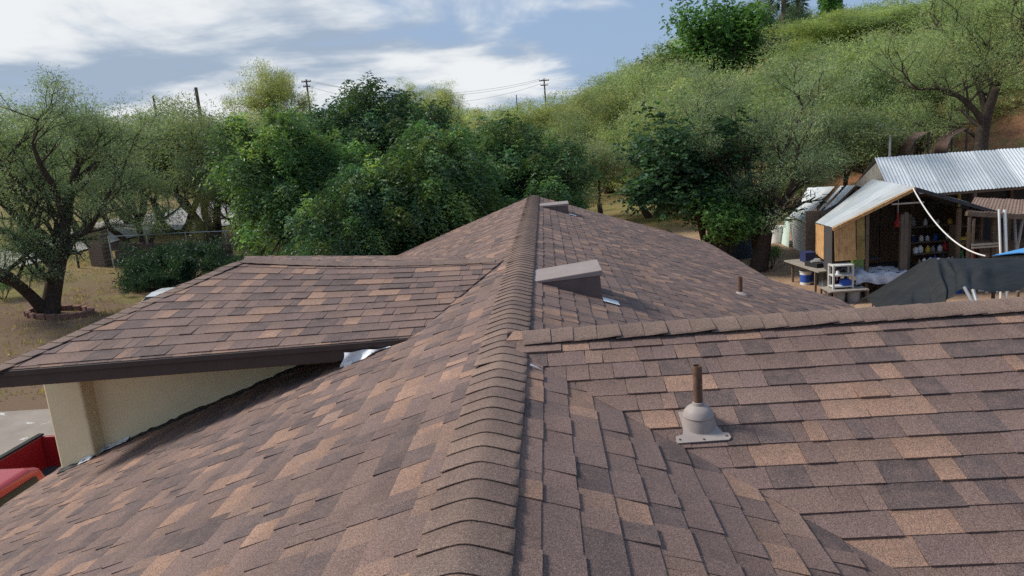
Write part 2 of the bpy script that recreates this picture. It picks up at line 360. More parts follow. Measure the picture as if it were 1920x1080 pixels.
def tabs(mapf, polys, blo, bhi, phase, e, seed, skip=None):
    """every visible shingle tab of a slope as (vertices, faces, colours)"""
    R = random.Random(seed); polys = [ccw(p) for p in polys]; out = []
    amin = min(p[0] for q in polys for p in q); amax = max(p[0] for q in polys for p in q)
    k = 0; top = -phase + e * math.ceil((bhi + phase) / e)
    while top > blo:
        low = top - e; a = amin - R.random() * 0.4; hi = R.random() < .5
        wob = [R.uniform(-1, 1) for _ in range(4)]
        while a < amax:
            w = R.choice((0.08, 0.10, 0.12, 0.14, 0.16, 0.18, 0.21, 0.25, 0.30)) * R.uniform(.92, 1.08)
            hi = not hi if R.random() < .8 else hi
            c = R.choices(PC, PW)[0]
            if hi: c = R.choices(PC, (30, 26, 22, 12, 10))[0]
            j = R.uniform(.86, 1.14); c = tuple(x * j for x in c)
            tb = (0.0115 if hi else 0.0065) + R.uniform(-.001, .0015) + (0.004 if R.random() < .06 else 0)
            lb = low + R.uniform(-.002, .002) + 0.0035 * math.sin(a * 1.3 + wob[0] * 3) - (0.003 if hi else 0)
            sk = R.uniform(-.003, .003); a0, a1 = a + .0012, a + w - .0012
            rect = [(a0 + sk, lb), (a1 + sk, lb), (a1 - sk, top + .02), (a0 - sk, top + .02)]
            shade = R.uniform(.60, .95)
            for poly in polys:
                q = clip_poly(rect, poly)
                if len(q) < 3: continue
                ar = abs(sum(q[i - 1][0] * q[i][1] - q[i][0] * q[i - 1][1] for i in range(len(q)))) / 2
                if ar < 4e-4: continue
                ca = sum(p[0] for p in q) / len(q); cb = sum(p[1] for p in q) / len(q)
                if skip and skip(ca, cb): continue
                vs = []; cs = []; m = len(q)
                for p in q:
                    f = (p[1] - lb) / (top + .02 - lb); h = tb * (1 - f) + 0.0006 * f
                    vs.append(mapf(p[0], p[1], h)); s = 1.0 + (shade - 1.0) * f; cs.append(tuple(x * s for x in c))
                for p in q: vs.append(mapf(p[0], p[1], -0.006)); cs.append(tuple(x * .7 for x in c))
                fs = [tuple(range(m))] + [((i + 1) % m, i, m + i, m + (i + 1) % m) for i in range(m)]
                out.append((vs, fs, cs))
            a += w
        top = low
    return out
def screen_area(vs):
    P = project(np.array(vs[:len(vs) // 2])); d = (np.array(vs[0]) - CAM) @ FW
    c = P.mean(0)
    if d < .5 or not (-30 < c[0] < 1950 and -30 < c[1] < 1110): return 0.0
    x, y = P[:, 0], P[:, 1]; return abs(np.dot(x, np.roll(y, 1)) - np.dot(y, np.roll(x, 1))) / 2
def put(name, ts, parent, mat=SHINGLE, smooth=False):
    V = []; Fs = {}; Cc = []
    for vs, fs, cs in ts:
        b = len(V); V += vs; Cc += cs
        for f in fs: Fs.setdefault(len(f), []).append([b + i for i in f])
    off = OFF[parent.name]
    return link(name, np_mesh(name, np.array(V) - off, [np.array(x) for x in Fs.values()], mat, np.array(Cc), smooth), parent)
def lay(part, ts, count):
    ts = sorted(ts, key=lambda t: -screen_area(t[0]))
    for t in ts[:count]: put('shingle', [t], part)
    if ts[count:]:
        o = put('shingle_field', ts[count:], part); o['kind'] = 'stuff'
def planar(O, A, B, Nn):
    O, A, B, Nn = (np.array(x, float) for x in (O, A, B, Nn))
    return lambda a, b, h: tuple(O + A * a + B * b + Nn * h)
def deck(name, mapf, polys, parent):
    m = MB()
    for p in polys:
        p = ccw(p); m.prism([mapf(a, b, -0.10) for a, b in p], np.array(mapf(0, 0, -0.008)) - np.array(mapf(0, 0, -0.10)))
    return m.build(name, DECKM, parent)
WY = 4.12                                  # ridge of the right-hand wing
XL, XR1, XR2, YB, YE, YS = 5.05, 4.25, 5.35, -3.0, 17.3, 12.4
E_ = 0.143
# main slope, right of the ridge
mR = planar((0, 0, RZ), (0, 1, 0), (-ct, 0, st), (st, 0, ct))
pR = [[(WY, 0), (WY - 5.1, -5.1 / ct), (YB, -5.1 / ct), (YB, 0)], [(WY + .26, 0), (YS, 0), (YS, -XR2 / ct), (WY + .26 + XR2, -XR2 / ct)], [(YS, 0), (YE, 0), (YE, -XR1 / ct), (YS, -XR1 / ct)]]
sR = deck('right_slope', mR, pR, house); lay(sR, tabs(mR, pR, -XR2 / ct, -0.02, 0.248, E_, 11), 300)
# main slope, left of the ridge
mL = planar((0, 0, RZ), (0, -1, 0), (ct, 0, st), (-st, 0, ct))
pL = [[(-YB, 0), (-YB, -XL / ct), (-YE, -XL / ct), (-YE, 0)]]
sL = deck('left_slope', mL, pL, house)
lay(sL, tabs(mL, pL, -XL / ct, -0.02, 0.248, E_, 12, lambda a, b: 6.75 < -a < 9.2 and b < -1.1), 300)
# right-hand wing, near and far slope
mW = planar((0, WY, RZ), (1, 0, 0), (0, ct, st), (0, -st, ct)); XE = 9.3
pW = [[(0, 0), (5.1, -5.1 / ct), (XE, -5.1 / ct), (XE, .138), (.06, .138)]]
sW = deck('wing_slope', mW, pW, house); lay(sW, tabs(mW, pW, -5.1 / ct, 0.118, 0.25, E_, 13), 300)
mWf = planar((0, WY + .13, RZ + .046), (-1, 0, 0), (0, -ct, st), (0, st, ct))
pWf = [[(-.02, 0), (-5.1, -5.2 / ct), (-XE, -5.2 / ct), (-XE, 0)]]
sWf = deck('wing_slope', mWf, pWf, house); lay(sWf, tabs(mWf, pWf, -5.2 / ct, -0.02, 0.25, E_, 14), 0)
# left-hand wing: an old, slightly twisted slope
wE = np.array((-0.866, 5.58, RZ - .305)); wF = np.array((-4.62, 5.58, RZ - .366)); wB = np.array((-0.205, 7.81, RZ - .055)); wA = np.array((-3.49, 8.3, RZ + .087))
BH = 2.28
def mV(a, b, h):
    v = b / BH; te = (a - wF[0]) / (wE[0] - wF[0]); tr = (a - wA[0]) / (wB[0] - wA[0])
    e = wF + (wE - wF) * te; r = wA + (wB - wA) * tr
    s = -0.045 * math.sin(math.pi * min(1, max(0, tr))) * v
    return (a, e[1] + (r[1] - e[1]) * v, e[2] + (r[2] - e[2]) * v + h + s)
pV = [[(wF[0], 0), (wE[0], 0), (wB[0], BH), (wA[0], BH)]]
m = MB()
def hipx(v): return wF[0] + (wA[0] - wF[0]) * v
def valx(v): return wE[0] + (wB[0] - wE[0]) * v
m.grid([[mV(hipx(v) + (valx(v) - hipx(v)) * u, v * BH, -0.01) for v in np.linspace(0, 1, 7)] for u in np.linspace(0, 1, 9)], 0.05)
sV = m.build('wing_slope', DECKM, house)
lay(sV, tabs(mV, pV, -0.001, BH, -BH, BH / 12.2, 15), 300)
# its far slope and its hip end (turned away from the camera)
fB, fA, fC, fD = tuple(wB - (0, -.03, .12)), tuple(wA - (0, -.03, .12)), (-4.62, 10.9, RZ - .366), (-0.95, 10.2, RZ - .335)
def turned(name, origin, along, corners, seed):
    O = np.array(origin, float); A = np.array(along, float); A /= np.linalg.norm(A); c0 = np.mean([np.array(c, float) for c in corners], 0)
    N3 = np.cross(A, np.array(corners[1], float) - np.array(corners[-1], float)); N3 = N3 / np.linalg.norm(N3); N3 = N3 if N3[2] > 0 else -N3; B = np.cross(N3, A)
    mp = planar(O, A, B, N3); q = [((np.array(c) - O) @ A, (np.array(c) - O) @ B) for c in corners]
    d = deck(name, mp, [q], house); lay(d, tabs(mp, [q], min(p[1] for p in q), max(p[1] for p in q), 0.2, E_, seed), 0)
turned('far_wing_slope', fB, np.array(fA) - np.array(fB), [fB, fA, fC, fD], 16)
turned('hip_slope', fC, np.array(wF) - np.array(fC), [tuple(wF - (0, 0, .02)), fA, fC], 17)

# ridge and hip caps, each lapped over the next
CAPC = [((0.2, 0.136, 0.108), 40), ((0.181, 0.123, 0.101), 40), ((0.228, 0.155, 0.119), 14), ((0.153, 0.108, 0.09), 6)]
def caps(name, P0, P1, dl, dr, seed, w=0.152, e=E_, sag=0.0, lift=0.0):
    """caps from P0 to P1; every butt edge looks back towards P0"""
    R = random.Random(seed); P0, P1, dl, dr = (np.array(x, float) for x in (P0, P1, dl, dr))
    Ln = np.linalg.norm(P1 - P0); d = (P1 - P0) / Ln; N_ = int(Ln / e)
    ts = [-1, -.8, -.55, -.3, -.12, 0, .12, .3, .55, .8, 1]
    base = MB(); P = []
    for s in (0, Ln):
        P.append([P0 + d * s + (dl if t < 0 else dr) * abs(t) * w * .9 + np.array((0, 0, -.034 - sag + lift)) for t in ts])
    base.grid(P); part = base.build(name, DECKM, house)
    for i in range(N_):
        s0 = i * e + R.uniform(-.004, .004); s1 = (i + 1) * e + .03; c = R.choices([x for x, _ in CAPC], [y for _, y in CAPC])[0]; j = R.uniform(.88, 1.12)
        c = tuple(x * j for x in c); vs = []; cs = []; off = R.uniform(-.003, .003); ll = R.uniform(.0, .007) + (0.014 if R.random() < .15 else 0); lr = R.uniform(0, .004); skew = R.uniform(-.005, .005)
        rows = []
        for s, h in ((s0, .0105), (s1, .0035), (s0, .006)):
            row = []
            for t in ts:
                q = math.sqrt(t * t + .14 ** 2) - .14 ** 1.0; q = max(0.0, q) / (math.sqrt(1 + .14 ** 2) - .14)
                sg = -sag * math.sin(math.pi * min(1, max(0, s / Ln)))
                ex = ll * max(0, -t - .2) + lr * max(0, t - .2)
                drop = (dl if t < 0 else dr)
                p = P0 + d * (s + skew * t) + drop * abs(t) * w + np.cross(d, (0, 0, 1)) * off
                p = p + np.array((0, 0, 1.0)) * (h + lift + sg + (ex if s == s0 else ex * .3) + drop[2] * w * (math.sqrt(t * t + .07) - 1.0344 + 1 - abs(t)))
                row.append(tuple(p))
            rows.append(row)
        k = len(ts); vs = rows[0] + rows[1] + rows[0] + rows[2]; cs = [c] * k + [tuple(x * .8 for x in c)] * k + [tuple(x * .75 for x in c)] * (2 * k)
        fs = []
        for q in range(k - 1):
            fs.append((q, q + 1, k + q + 1, k + q)); fs.append((2 * k + q + 1, 2 * k + q, 3 * k + q, 3 * k + q + 1))
        fs.append((0, k, 3 * k)); fs.append((k - 1, 4 * k - 1, 2 * k - 1))
        put('ridge_cap', [(vs, fs, cs)], part, smooth=True)
    return part
caps('main_ridge', (0, YB + 3.2, RZ + .004), (0, YE + .05, RZ + .004), (-ct, 0, -st), (ct, 0, -st), 21, w=0.162, lift=.010)
caps('wing_ridge', (XE, WY + .13, RZ + .058), (0.14, WY + .11, RZ + .040), (0, -ct, -st), (0, ct, -st), 22, w=0.160, lift=.016)
def unit(v): v = np.array(v, float); return v / np.linalg.norm(v)
caps('left_wing_ridge', wA + (0.05, 0, 0), wB + (-.02, 0, 0), unit((0, 1, -.12)), unit((0, -1, -.135)), 23, w=0.15, sag=0.045, lift=.013)
caps('hip_ridge', wF + (0, -.02, 0), wA, unit((-.9, .2, -.3)), unit((.96, -.28, -.06)), 24, w=0.15, lift=.014)

# eaves, walls
def board(name, p, q, down, out, mat=FASCIA):
    p, q, dn, ou = (np.array(x, float) for x in (p, q, down, out))
    MB().hexa([p + dn, q + dn, q + dn + ou, p + dn + ou, p, q, q + ou, p + ou]).build(name, mat, house, bevel=.004)
lo = np.array((0, 0, -.145)); e1 = np.array((0, .02, -.012))
board('drip_edge', wF + (0, -.018, -.004), wE + (.02, -.018, -.004), (0, 0, -.05), (0, .012, 0))
board('fascia', wF + (0, .004, -.03), wE + (.02, .004, -.03), (0, 0, -.125), (0, .022, 0))
board('fascia', wF + (-.024, 0, -.03), np.array(fC) + (-.024, 0, -.03), (0, 0, -.125), (.022, 0, 0))
SOF = plain('soffit_board', (0.16, 0.115, 0.085), 0.85, var=.3, scale=6)
MB().hexa([(-4.6, 5.61, RZ - .53), (-1.55, 5.61, RZ - .485), (-1.45, 6.6, RZ - .485), (-4.6, 6.6, RZ - .53), (-4.6, 5.61, RZ - .515), (-1.55, 5.61, RZ - .47), (-1.45, 6.6, RZ - .47), (-4.6, 6.6, RZ - .515)]).build('soffit', SOF, house)
# wall of the left wing with its corner pillar
wy = 6.52
MB().prism([(-4.40, wy, 0), (-2.26, wy, 2.9), (-2.22, wy, RZ - .49), (-4.40, wy, RZ - .53)], (0, .2, 0)).build('wall', STUCCO, house)
MB().box((-4.59, 6.46, (RZ - .53) / 2), (.385, .24, RZ - .53)).build('pillar', STUCCO, house, bevel=.02)
MB().prism([(-4.6, 6.73, 0), (-4.6, 10.7, 0), (-4.6, 10.7, RZ - .52), (-4.6, 6.73, RZ - .52)], (.18, 0, 0)).build('wall', STUCCO, house)
MB().box((-1.7, 7.2, RZ - .62), (1.1, .05, .40)).build('attic_board', SOF, house)
for x, ys, ye in ((-4.62, -2.6, 6.3), (-4.62, 10.75, 16.9)):
    MB().box((x, (ys + ye) / 2, 1.10), (.2, ye - ys, 2.2)).build('wall', STUCCO, house)
MB().box((3.85, 14.85, 1.2), (.2, 4.3, 2.4)).build('wall', STUCCO, house)
MB().box((4.7, 10.9, 1.02), (.2, 3.0, 2.04)).build('wall', STUCCO, house)
MB().prism([(-4.5, 16.8, 0), (3.95, 16.8, 0), (3.95, 16.8, 2.45), (0, 16.8, RZ - .13), (-4.5, 16.8, 2.25)], (0, .2, 0)).build('gable_wall', STUCCO, house)
MB().prism([(8.7, -.4, 0), (8.7, 8.7, 0), (8.7, 8.7, 2.2), (8.7, WY, RZ - .13), (8.7, -.4, 2.2)], (.2, 0, 0)).build('gable_wall', STUCCO, house)
MB().box((6.75, -.5, 1.02), (3.8, .2, 2.04)).build('wall', STUCCO, house); MB().box((6.75, 8.75, 1.02), (3.8, .2, 2.04)).build('wall', STUCCO, house)
def zR(x): return RZ - abs(x) * tt
board('fascia', (-XL - .03, YB, zR(XL) - .01), (-XL - .03, YE, zR(XL) - .01), (0, 0, -.14), (.022, 0, 0))
board('fascia', (XR1 + .03, YS, zR(XR1) - .01), (XR1 + .03, YE, zR(XR1) - .01), (0, 0, -.14), (-.022, 0, 0))
board('fascia', (XR2 + .03, WY + XR2, zR(XR2) - .01), (XR2 + .03, YS, zR(XR2) - .01), (0, 0, -.14), (-.022, 0, 0))
for sx, xe in ((-1, XL), (1, XR1)):
    board('rake_board', (0, YE + .004, RZ - .015), (sx * xe, YE + .004, zR(xe) - .015), (0, 0, -.15), (0, .022, 0))
board('fascia', (5.1, WY - 5.1 - .03, RZ - 5.1 * tt - .01), (XE, WY - 5.1 - .03, RZ - 5.1 * tt - .01), (0, 0, -.14), (0, .022, 0))
# black sealant and flaking flashing along the foot of the wall
SEAL = plain('black_sealant', (0.022, 0.022, 0.024), 0.7, var=.4, scale=20)
def foot(x, y): return (x, y, RZ + x * tt)
R = random.Random(5); P = []
xs = np.linspace(-4.39, -2.2, 40)
for x in xs: P.append([(x, wy - .05 - R.uniform(0, .03), RZ + x * tt + .016), (x, wy - .004, RZ + x * tt + .02 + R.uniform(0, .022)), (x, wy + .01, RZ + x * tt + .03)])
MB().grid(P, .01).build('sealant', SEAL, house)
P = []
for x in np.linspace(-4.80, -4.39, 12): P.append([(x, 6.34 - .035 - R.uniform(0, .02), RZ + x * tt + .016), (x, 6.336, RZ + x * tt + .025 + R.uniform(0, .02)), (x, 6.345, RZ + x * tt + .03)])
MB().grid(P, .01).build('sealant', SEAL, house)
P = []
for i, x in enumerate(np.linspace(-4.55, -4.12, 14)):
    y = 6.335 if x < -4.39 else wy - .006
    P.append([(x, y - .045 - R.uniform(0, .03), RZ + x * tt + .022), (x, y - .012, RZ + x * tt + .024 + R.uniform(0, .02)), (x, y - .006, RZ + x * tt + .032 + R.uniform(0, .025))])
MB().grid(P, .004).build('flashing', WHITE_METAL, house)
# torn white flashing under the corner of the wing eave
P = []; R = random.Random(8)
for u in np.linspace(0, 1, 15):
    x = -1.46 + .40 * u; zt = RZ - .388 + .022 * u; zb = max(zt - .115 * (1 - u) ** .7 - .012 * R.random(), RZ - abs(x) * tt + .018)
    P.append([(x + .012 * math.sin(v * 5 + u * 9) - .02 * v * (u < .1), 5.55 - .05 * v * (1 - u) - .02 * math.sin(u * 11 + v * 2.5), zt + (zb - zt) * v) for v in np.linspace(0, 1, 7)])
MB().grid(P, .003).build('torn_flashing', WHITE_METAL, house, smooth=True)
MB().prism([(-1.455, 5.49, RZ - .47), (-1.385, 5.492, RZ - .455), (-1.40, 5.487, RZ - .49), (-1.425, 5.485, RZ - .515), (-1.45, 5.48, RZ - .552), (-1.462, 5.482, RZ - .53)], (0, .004, 0)).build('torn_flashing', WHITE_METAL, house)
# bit of tin left at the joint of the ridges, paint flecks
MB().prism([(.17, 3.83, zR(.17) + .02), (.235, 3.79, zR(.235) + .02), (.17, 3.80, zR(.17) + .02)], (0, 0, .003)).build('tin_scrap', GALV, house)

# ------------------------------------------------------------------ roof vents and pipes
VT = plain('vent_paint_sky_sheen', (0.285, 0.228, 0.208), 0.5, var=.1, scale=6); VS = plain('vent_side_paint', (0.135, 0.10, 0.09), 0.6, var=.15, scale=6)  # cap paler than the sides: sky reflection is put into its colour
DARK = plain('dark_void', (0.012, 0.012, 0.013), 0.9)
def vent(label, y0, y1, x0, x1, zt0, zt1, group='roof vents'):
    v = thing('roof_vent', label, 'roof vent', (x0, (y0 + y1) / 2, RZ - x0 * tt), group)
    def zr(x): return RZ - x * tt + .012
    for y in (y0, y1 - .012):
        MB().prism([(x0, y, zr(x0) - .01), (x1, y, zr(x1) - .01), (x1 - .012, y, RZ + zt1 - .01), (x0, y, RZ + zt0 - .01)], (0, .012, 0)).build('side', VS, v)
    MB().hexa([(x0 - .02, y0 - .012, RZ + zt0 - .02), (x1 + .012, y0 - .012, RZ + zt1 - .05), (x1 + .012, y1 + .012, RZ + zt1 - .05), (x0 - .02, y1 + .012, RZ + zt0 - .02),
               (x0 - .02, y0 - .012, RZ + zt0 + .003), (x1 + .012, y0 - .012, RZ + zt1 + .003), (x1 + .012, y1 + .012, RZ + zt1 + .003), (x0 - .02, y1 + .012, RZ + zt0 + .003)]).build('cap', VT, v, bevel=.006)
    MB().prism([(x1 - .03, y0 + .012, zr(x1)), (x1 - .03, y1 - .012, zr(x1)), (x1 - .03, y1 - .012, RZ + zt1 - .04), (x1 - .03, y0 + .012, RZ + zt1 - .04)], (.006, 0, 0)).build('screen', DARK, v)
    # flange: a sheet bent on to the shingles
    MB().hexa([(x1 + .005, y0 - .10, zr(x1 + .005) + .004), (x1 + .15, y0 - .10, zr(x1 + .15) + .004), (x1 + .15, y0 + .06, zr(x1 + .15) + .004), (x1 + .005, y0 + .06, zr(x1 + .005) + .004),
               (x1 + .005, y0 - .10, zr(x1 + .005) + .009), (x1 + .15, y0 - .10, zr(x1 + .15) + .009), (x1 + .15, y0 + .06, zr(x1 + .15) + .009), (x1 + .005, y0 + .06, zr(x1 + .005) + .009)]).build('flange', WHITE_METAL, v)
    return v
vent('wedge shaped brown metal roof vent nearer the camera, beside the main ridge', 6.38, 6.98, .155, .785, -.055, .012)
vent('small wedge shaped brown metal roof vent at the far end of the ridge', 14.6, 15.3, .13, .77, -.055, -.04)
RUST = plain('rusty_pipe', (0.17, 0.09, 0.055), 0.75, var=.5, scale=30, c2=(0.07, 0.042, 0.032)); BOOT = plain('boot_paint', (0.33, 0.282, 0.265), 0.6, var=.1, scale=14)
px_, py_ = 1.02, 3.35; zp = RZ - (WY - py_) * tt
v = thing('vent_pipe', 'rusty vent pipe in a domed grey flashing boot on the near right slope', 'vent pipe', (px_, py_, zp), 'vent pipes')
MB().lathe((px_, py_, zp), [(.0235, -.02), (.0235, .325), (.019, .325), (.019, .26)], 16).build('pipe', RUST, v, smooth=True)
MB().lathe((px_, py_, zp), [(.080, -.035), (.079, .045), (.0755, .053), (.0755, .058), (.078, .063), (.070, .088), (.052, .108), (.030, .118), (.028, .132), (.0245, .134)], 24).build('boot', BOOT, v, smooth=True)
def wpt(x, b, h): return (px_ + x, py_ + b * ct - h * st, zp + b * st + h * ct)
m = MB(); m.prism([wpt(x, b, .012) for x, b in ((-.135, -.115), (-.128, -.128), (.12, -.122), (.135, -.105), (.13, -.075), (.10, -.066), (.085, -.02), (.085, .10), (-.085, .10), (-.085, -.03), (-.095, -.07), (-.13, -.08))], np.array(wpt(0, 0, .018)) - np.array(wpt(0, 0, .012)))
fl = m.build('base_flange', BOOT, v)
for x, b in ((-.115, -.105), (0, -.112), (.115, -.095)): MB().lathe(wpt(x, b, .018), [(.006, 0), (.006, .003), (.003, .005)], 8).build('nail_head', RUST, fl)
px_, py_ = 2.875, 9.4; zp = RZ - px_ * tt
v = thing('vent_pipe', 'short brown vent pipe far down the right slope', 'vent pipe', (px_, py_, zp), 'vent pipes')
MB().lathe((px_, py_, zp), [(.032, -.03), (.032, .245), (.027, .245), (.027, .2)], 14).build('pipe', RUST, v, smooth=True)
MB().lathe((px_, py_, zp), [(.10, -.045), (.095, .0), (.05, .035), (.034, .04)], 18).build('boot', BOOT, v, smooth=True)
# ------------------------------------------------------------------ trees and shrubs
def seg_mesh(segs, k=6):
    """tapered tubes for branch segments (p0,p1,r0,r1)"""
    A = np.array([s[0] for s in segs]); B = np.array([s[1] for s in segs]); ra = np.array([s[2] for s in segs]); rb = np.array([s[3] for s in segs])
    d = B - A; d /= np.linalg.norm(d, axis=1)[:, None] + 1e-9
    ref = np.where(np.abs(d[:, 2:3]) < .9, np.array([[0, 0, 1.0]]), np.array([[1.0, 0, 0]]))
    u = np.cross(d, ref); u /= np.linalg.norm(u, axis=1)[:, None]; w = np.cross(d, u)
    t = np.linspace(0, 2 * np.pi, k, endpoint=False); c, s = np.cos(t), np.sin(t)
    ring = c[None, :, None] * u[:, None, :] + s[None, :, None] * w[:, None, :]
    V = np.concatenate([A[:, None] + ring * ra[:, None, None], B[:, None] + ring * rb[:, None, None]], 1).reshape(-1, 3)
    b = (np.arange(len(segs)) * 2 * k)[:, None]; j = np.arange(k)[None]; j2 = (j + 1) % k
    F = np.stack([b + j, b + j2, b + k + j2, b + k + j], -1).reshape(-1, 4)
    return V, F
def leaf_quads(P, D, ln, wd, rng, col, fold=0.0):
    """rhombic leaves at P along D"""
    n_ = len(P); r = rng.normal(size=(n_, 3)); w = np.cross(D, r); w /= np.linalg.norm(w, axis=1)[:, None] + 1e-9
    ln = np.asarray(ln).reshape(-1, 1); wd = np.asarray(wd).reshape(-1, 1)
    V = np.stack([P, P + D * ln * .45 + w * wd * .5, P + D * ln, P + D * ln * .45 - w * wd * .5], 1).reshape(-1, 3)
    F = np.arange(n_ * 4).reshape(-1, 4); C = np.repeat(col, 4, 0)
    return V, F, C
def nrm(v): return v / (np.linalg.norm(v, axis=-1, keepdims=True) + 1e-9)
class Tree:
    def __init__(s, seed): s.R = random.Random(seed); s.rng = np.random.default_rng(seed); s.segs = []; s.tips = []
    def grow(s, p, d, Ln, r, lev, maxlev, spread=.65, up=.12, wig=.22, kids=(2, 3), ratio=.72):
        R = s.R; p = np.array(p, float); d = nrm(np.array(d, float)); ns = 3
        for i in range(ns):
            d = nrm(d + np.array([R.gauss(0, wig), R.gauss(0, wig), R.gauss(0, wig) * .7 + up]))
            q = p + d * Ln / ns; r2 = r * .86
            s.segs.append((p, q, r, r2)); 
            if lev >= maxlev - 1: s.tips.append((q, d))
            p, r = q, r2
            if lev < maxlev and (i > 0 or lev > 0):
                m_ = R.choice(kids) if i == ns - 1 else (1 if R.random() < .75 else 0)
                for _ in range(m_):
                    a = R.uniform(0, 6.283); th = spread * R.uniform(.6, 1.4)
                    x = nrm(np.cross(d, (0.3, .2, 1.0))); y = np.cross(d, x)
                    nd = d * math.cos(th) + (x * math.cos(a) + y * math.sin(a)) * math.sin(th)
                    s.grow(p, nd, Ln * ratio * R.uniform(.75, 1.2), r * R.uniform(.55, .75), lev + 1, maxlev, spread, up, wig, kids, ratio)
    def wood(s, minr=0.0): return seg_mesh([g for g in s.segs if g[2] >= minr])
def feathery(t, n_leaf, pal, rad=.30, ln=(.07, .16), wd=(.015, .030), dense=.5):
    """fine pinnate foliage of a mesquite, hung round the twigs"""
    keep = t.rng.permutation(len(t.tips))[:int(len(t.tips) * dense)]
    tp = np.array([t.tips[k][0] for k in keep]); td = np.array([t.tips[k][1] for k in keep]); rng = t.rng
    i = rng.integers(0, len(tp), n_leaf); clump = rng.normal(size=(len(tp), 1)) * .22
    ball = nrm(rng.normal(size=(n_leaf, 3))) * rng.random((n_leaf, 1)) ** .45 * 1.65 * (.75 + .5 * rng.random((len(tp), 1)))[i]
    P = tp[i] + ball * rad * np.array([1, 1, .55]) - np.array([0, 0, .04])
    D = nrm(td[i] * .5 + rng.normal(size=(n_leaf, 3)) * .75 + np.array([0, 0, -.12]))
    pal = np.array(pal); c = pal[rng.integers(0, len(pal), len(tp))][i] * (1 + clump[i] + rng.normal(size=(n_leaf, 1)) * .09).clip(.45, 1.7)
    return leaf_quads(P, D, rng.uniform(*ln, n_leaf), rng.uniform(*wd, n_leaf), rng, c)
def fronds(t, per, pal, fl=.38, leaflets=8, lsize=(.085, .034), droop=.9, rad=.12):
    """whorls of drooping compound leaves at the twig ends"""
    tp = np.array([x[0] for x in t.tips]); td = np.array([x[1] for x in t.tips]); rng = t.rng; nt = len(tp)
    i = np.repeat(np.arange(nt), per); m_ = len(i); tone = rng.normal(size=(nt, 1)) * .30
    base = tp[i] + rng.normal(size=(m_, 3)) * rad
    out = rng.normal(size=(m_, 3)); out[:, 2] = np.abs(out[:, 2]) * .5; out = nrm(nrm(out) + td[i] * .25)
    ln = fl * rng.uniform(.6, 1.2, (m_, 1)); P = []; D = []; Cc = []
    pal = np.array(pal); cf = pal[np.where(rng.random(m_) < .7, rng.integers(0, len(pal), nt)[i], rng.integers(0, len(pal), m_))] * (1 + tone[i] + rng.normal(size=(m_, 1)) * .10).clip(.45, 1.7)
    side = nrm(np.cross(out, np.array([0, 0, 1.0])))
    for k in range(leaflets):
        f = (k // 2 + 1) / (leaflets / 2 + .5); sg = 1 if k % 2 else -1
        p = base + out * ln * f + np.array([0, 0, -1.0]) * droop * ln * f * f
        dr = nrm(side * sg * (1.1 - f * .5) + out * .6 + np.array([0, 0, -.55]) + rng.normal(size=(m_, 3)) * .22)
        P.append(p); D.append(dr); Cc.append(cf * rng.uniform(.85, 1.15, (m_, 1)))
    P = np.concatenate(P); D = np.concatenate(D); Cc = np.concatenate(Cc); n_ = len(P)
    return leaf_quads(P, D, lsize[0] * rng.uniform(.7, 1.3, n_), lsize[1] * rng.uniform(.8, 1.25, n_), rng, Cc)
class Proto:
    """meshes of one kind of tree, brought to unit height and unit crown width"""
    def __init__(s, t, leaf, leafmat, name, ksides=6, minr=0.0, wood_mat=None):
        V, F, C = leaf; lo_, hi_ = np.percentile(V, 1.5, 0), np.percentile(V, 98.5, 0)
        s.w = float(((hi_ - lo_)[:2]).mean()); s.h = float(hi_[2]); s.bot = float(lo_[2] / hi_[2]); c = (hi_ + lo_) / 2; c[2] = 0
        s.cx = c
        wv, wf = t.wood(minr); s.trunk = np_mesh(name + '_trunk', wv, wf, wood_mat or BARK, smooth=True)
        s.crown = np_mesh(name + '_crown', V, F, leafmat, C)
def plant_proto(pr, name, label, cat, x, y, top, width, rz, color, group, trunk=True, sink=0.05, parts=('trunk', 'crown')):
    z = float(T(x, y)); h = max(1.0, top - z); sx = width / pr.w; sz = h / pr.h
    o = thing(name, label, cat, (x, y, z - sink), group); o.rotation_euler = (0, 0, rz); o.scale = (sx, sx, sz)
    for nm, me in zip(parts, (pr.trunk, pr.crown)):
        c = bpy.data.objects.new(nm, me); COL.objects.link(c); c.parent = o; c.color = (*color, 1); c.location = (-pr.cx[0], -pr.cx[1], 0)
    return o
MESQ = [(0.272, 0.345, 0.195), (0.232, 0.315, 0.190), (0.315, 0.375, 0.210), (0.205, 0.278, 0.182), (0.360, 0.380, 0.245)]
protos = []
for k in range(5):
    t = Tree(100 + k)
    for j in range(3 if k % 2 else 2):
        a = j * 2.3 + k; t.grow((.12 * math.cos(a), .12 * math.sin(a), 0), (math.cos(a) * .45, math.sin(a) * .45, 1), 1.7, .16, 0, 4, .62, .10, .2, (2, 3), .74)
    protos.append(Proto(t, feathery(t, 44000, MESQ), LEAF, 'mesquite', minr=.008))
bushes = []
for k in range(3):
    t = Tree(200 + k)
    for j in range(5):
        a = j * 1.26 + k; t.grow((.1 * math.cos(a), .1 * math.sin(a), 0), (math.cos(a) * .8, math.sin(a) * .8, .9), .9, .05, 0, 3, .6, .14, .2, (2, 3), .75)
    bushes.append(Proto(t, feathery(t, 9000, MESQ, .30), LEAF, 'scrub', minr=.006))
CHIN = [(0.112, 0.218, 0.084), (0.138, 0.252, 0.088), (0.090, 0.180, 0.086), (0.215, 0.292, 0.092), (0.140, 0.232, 0.132)]
chin = []
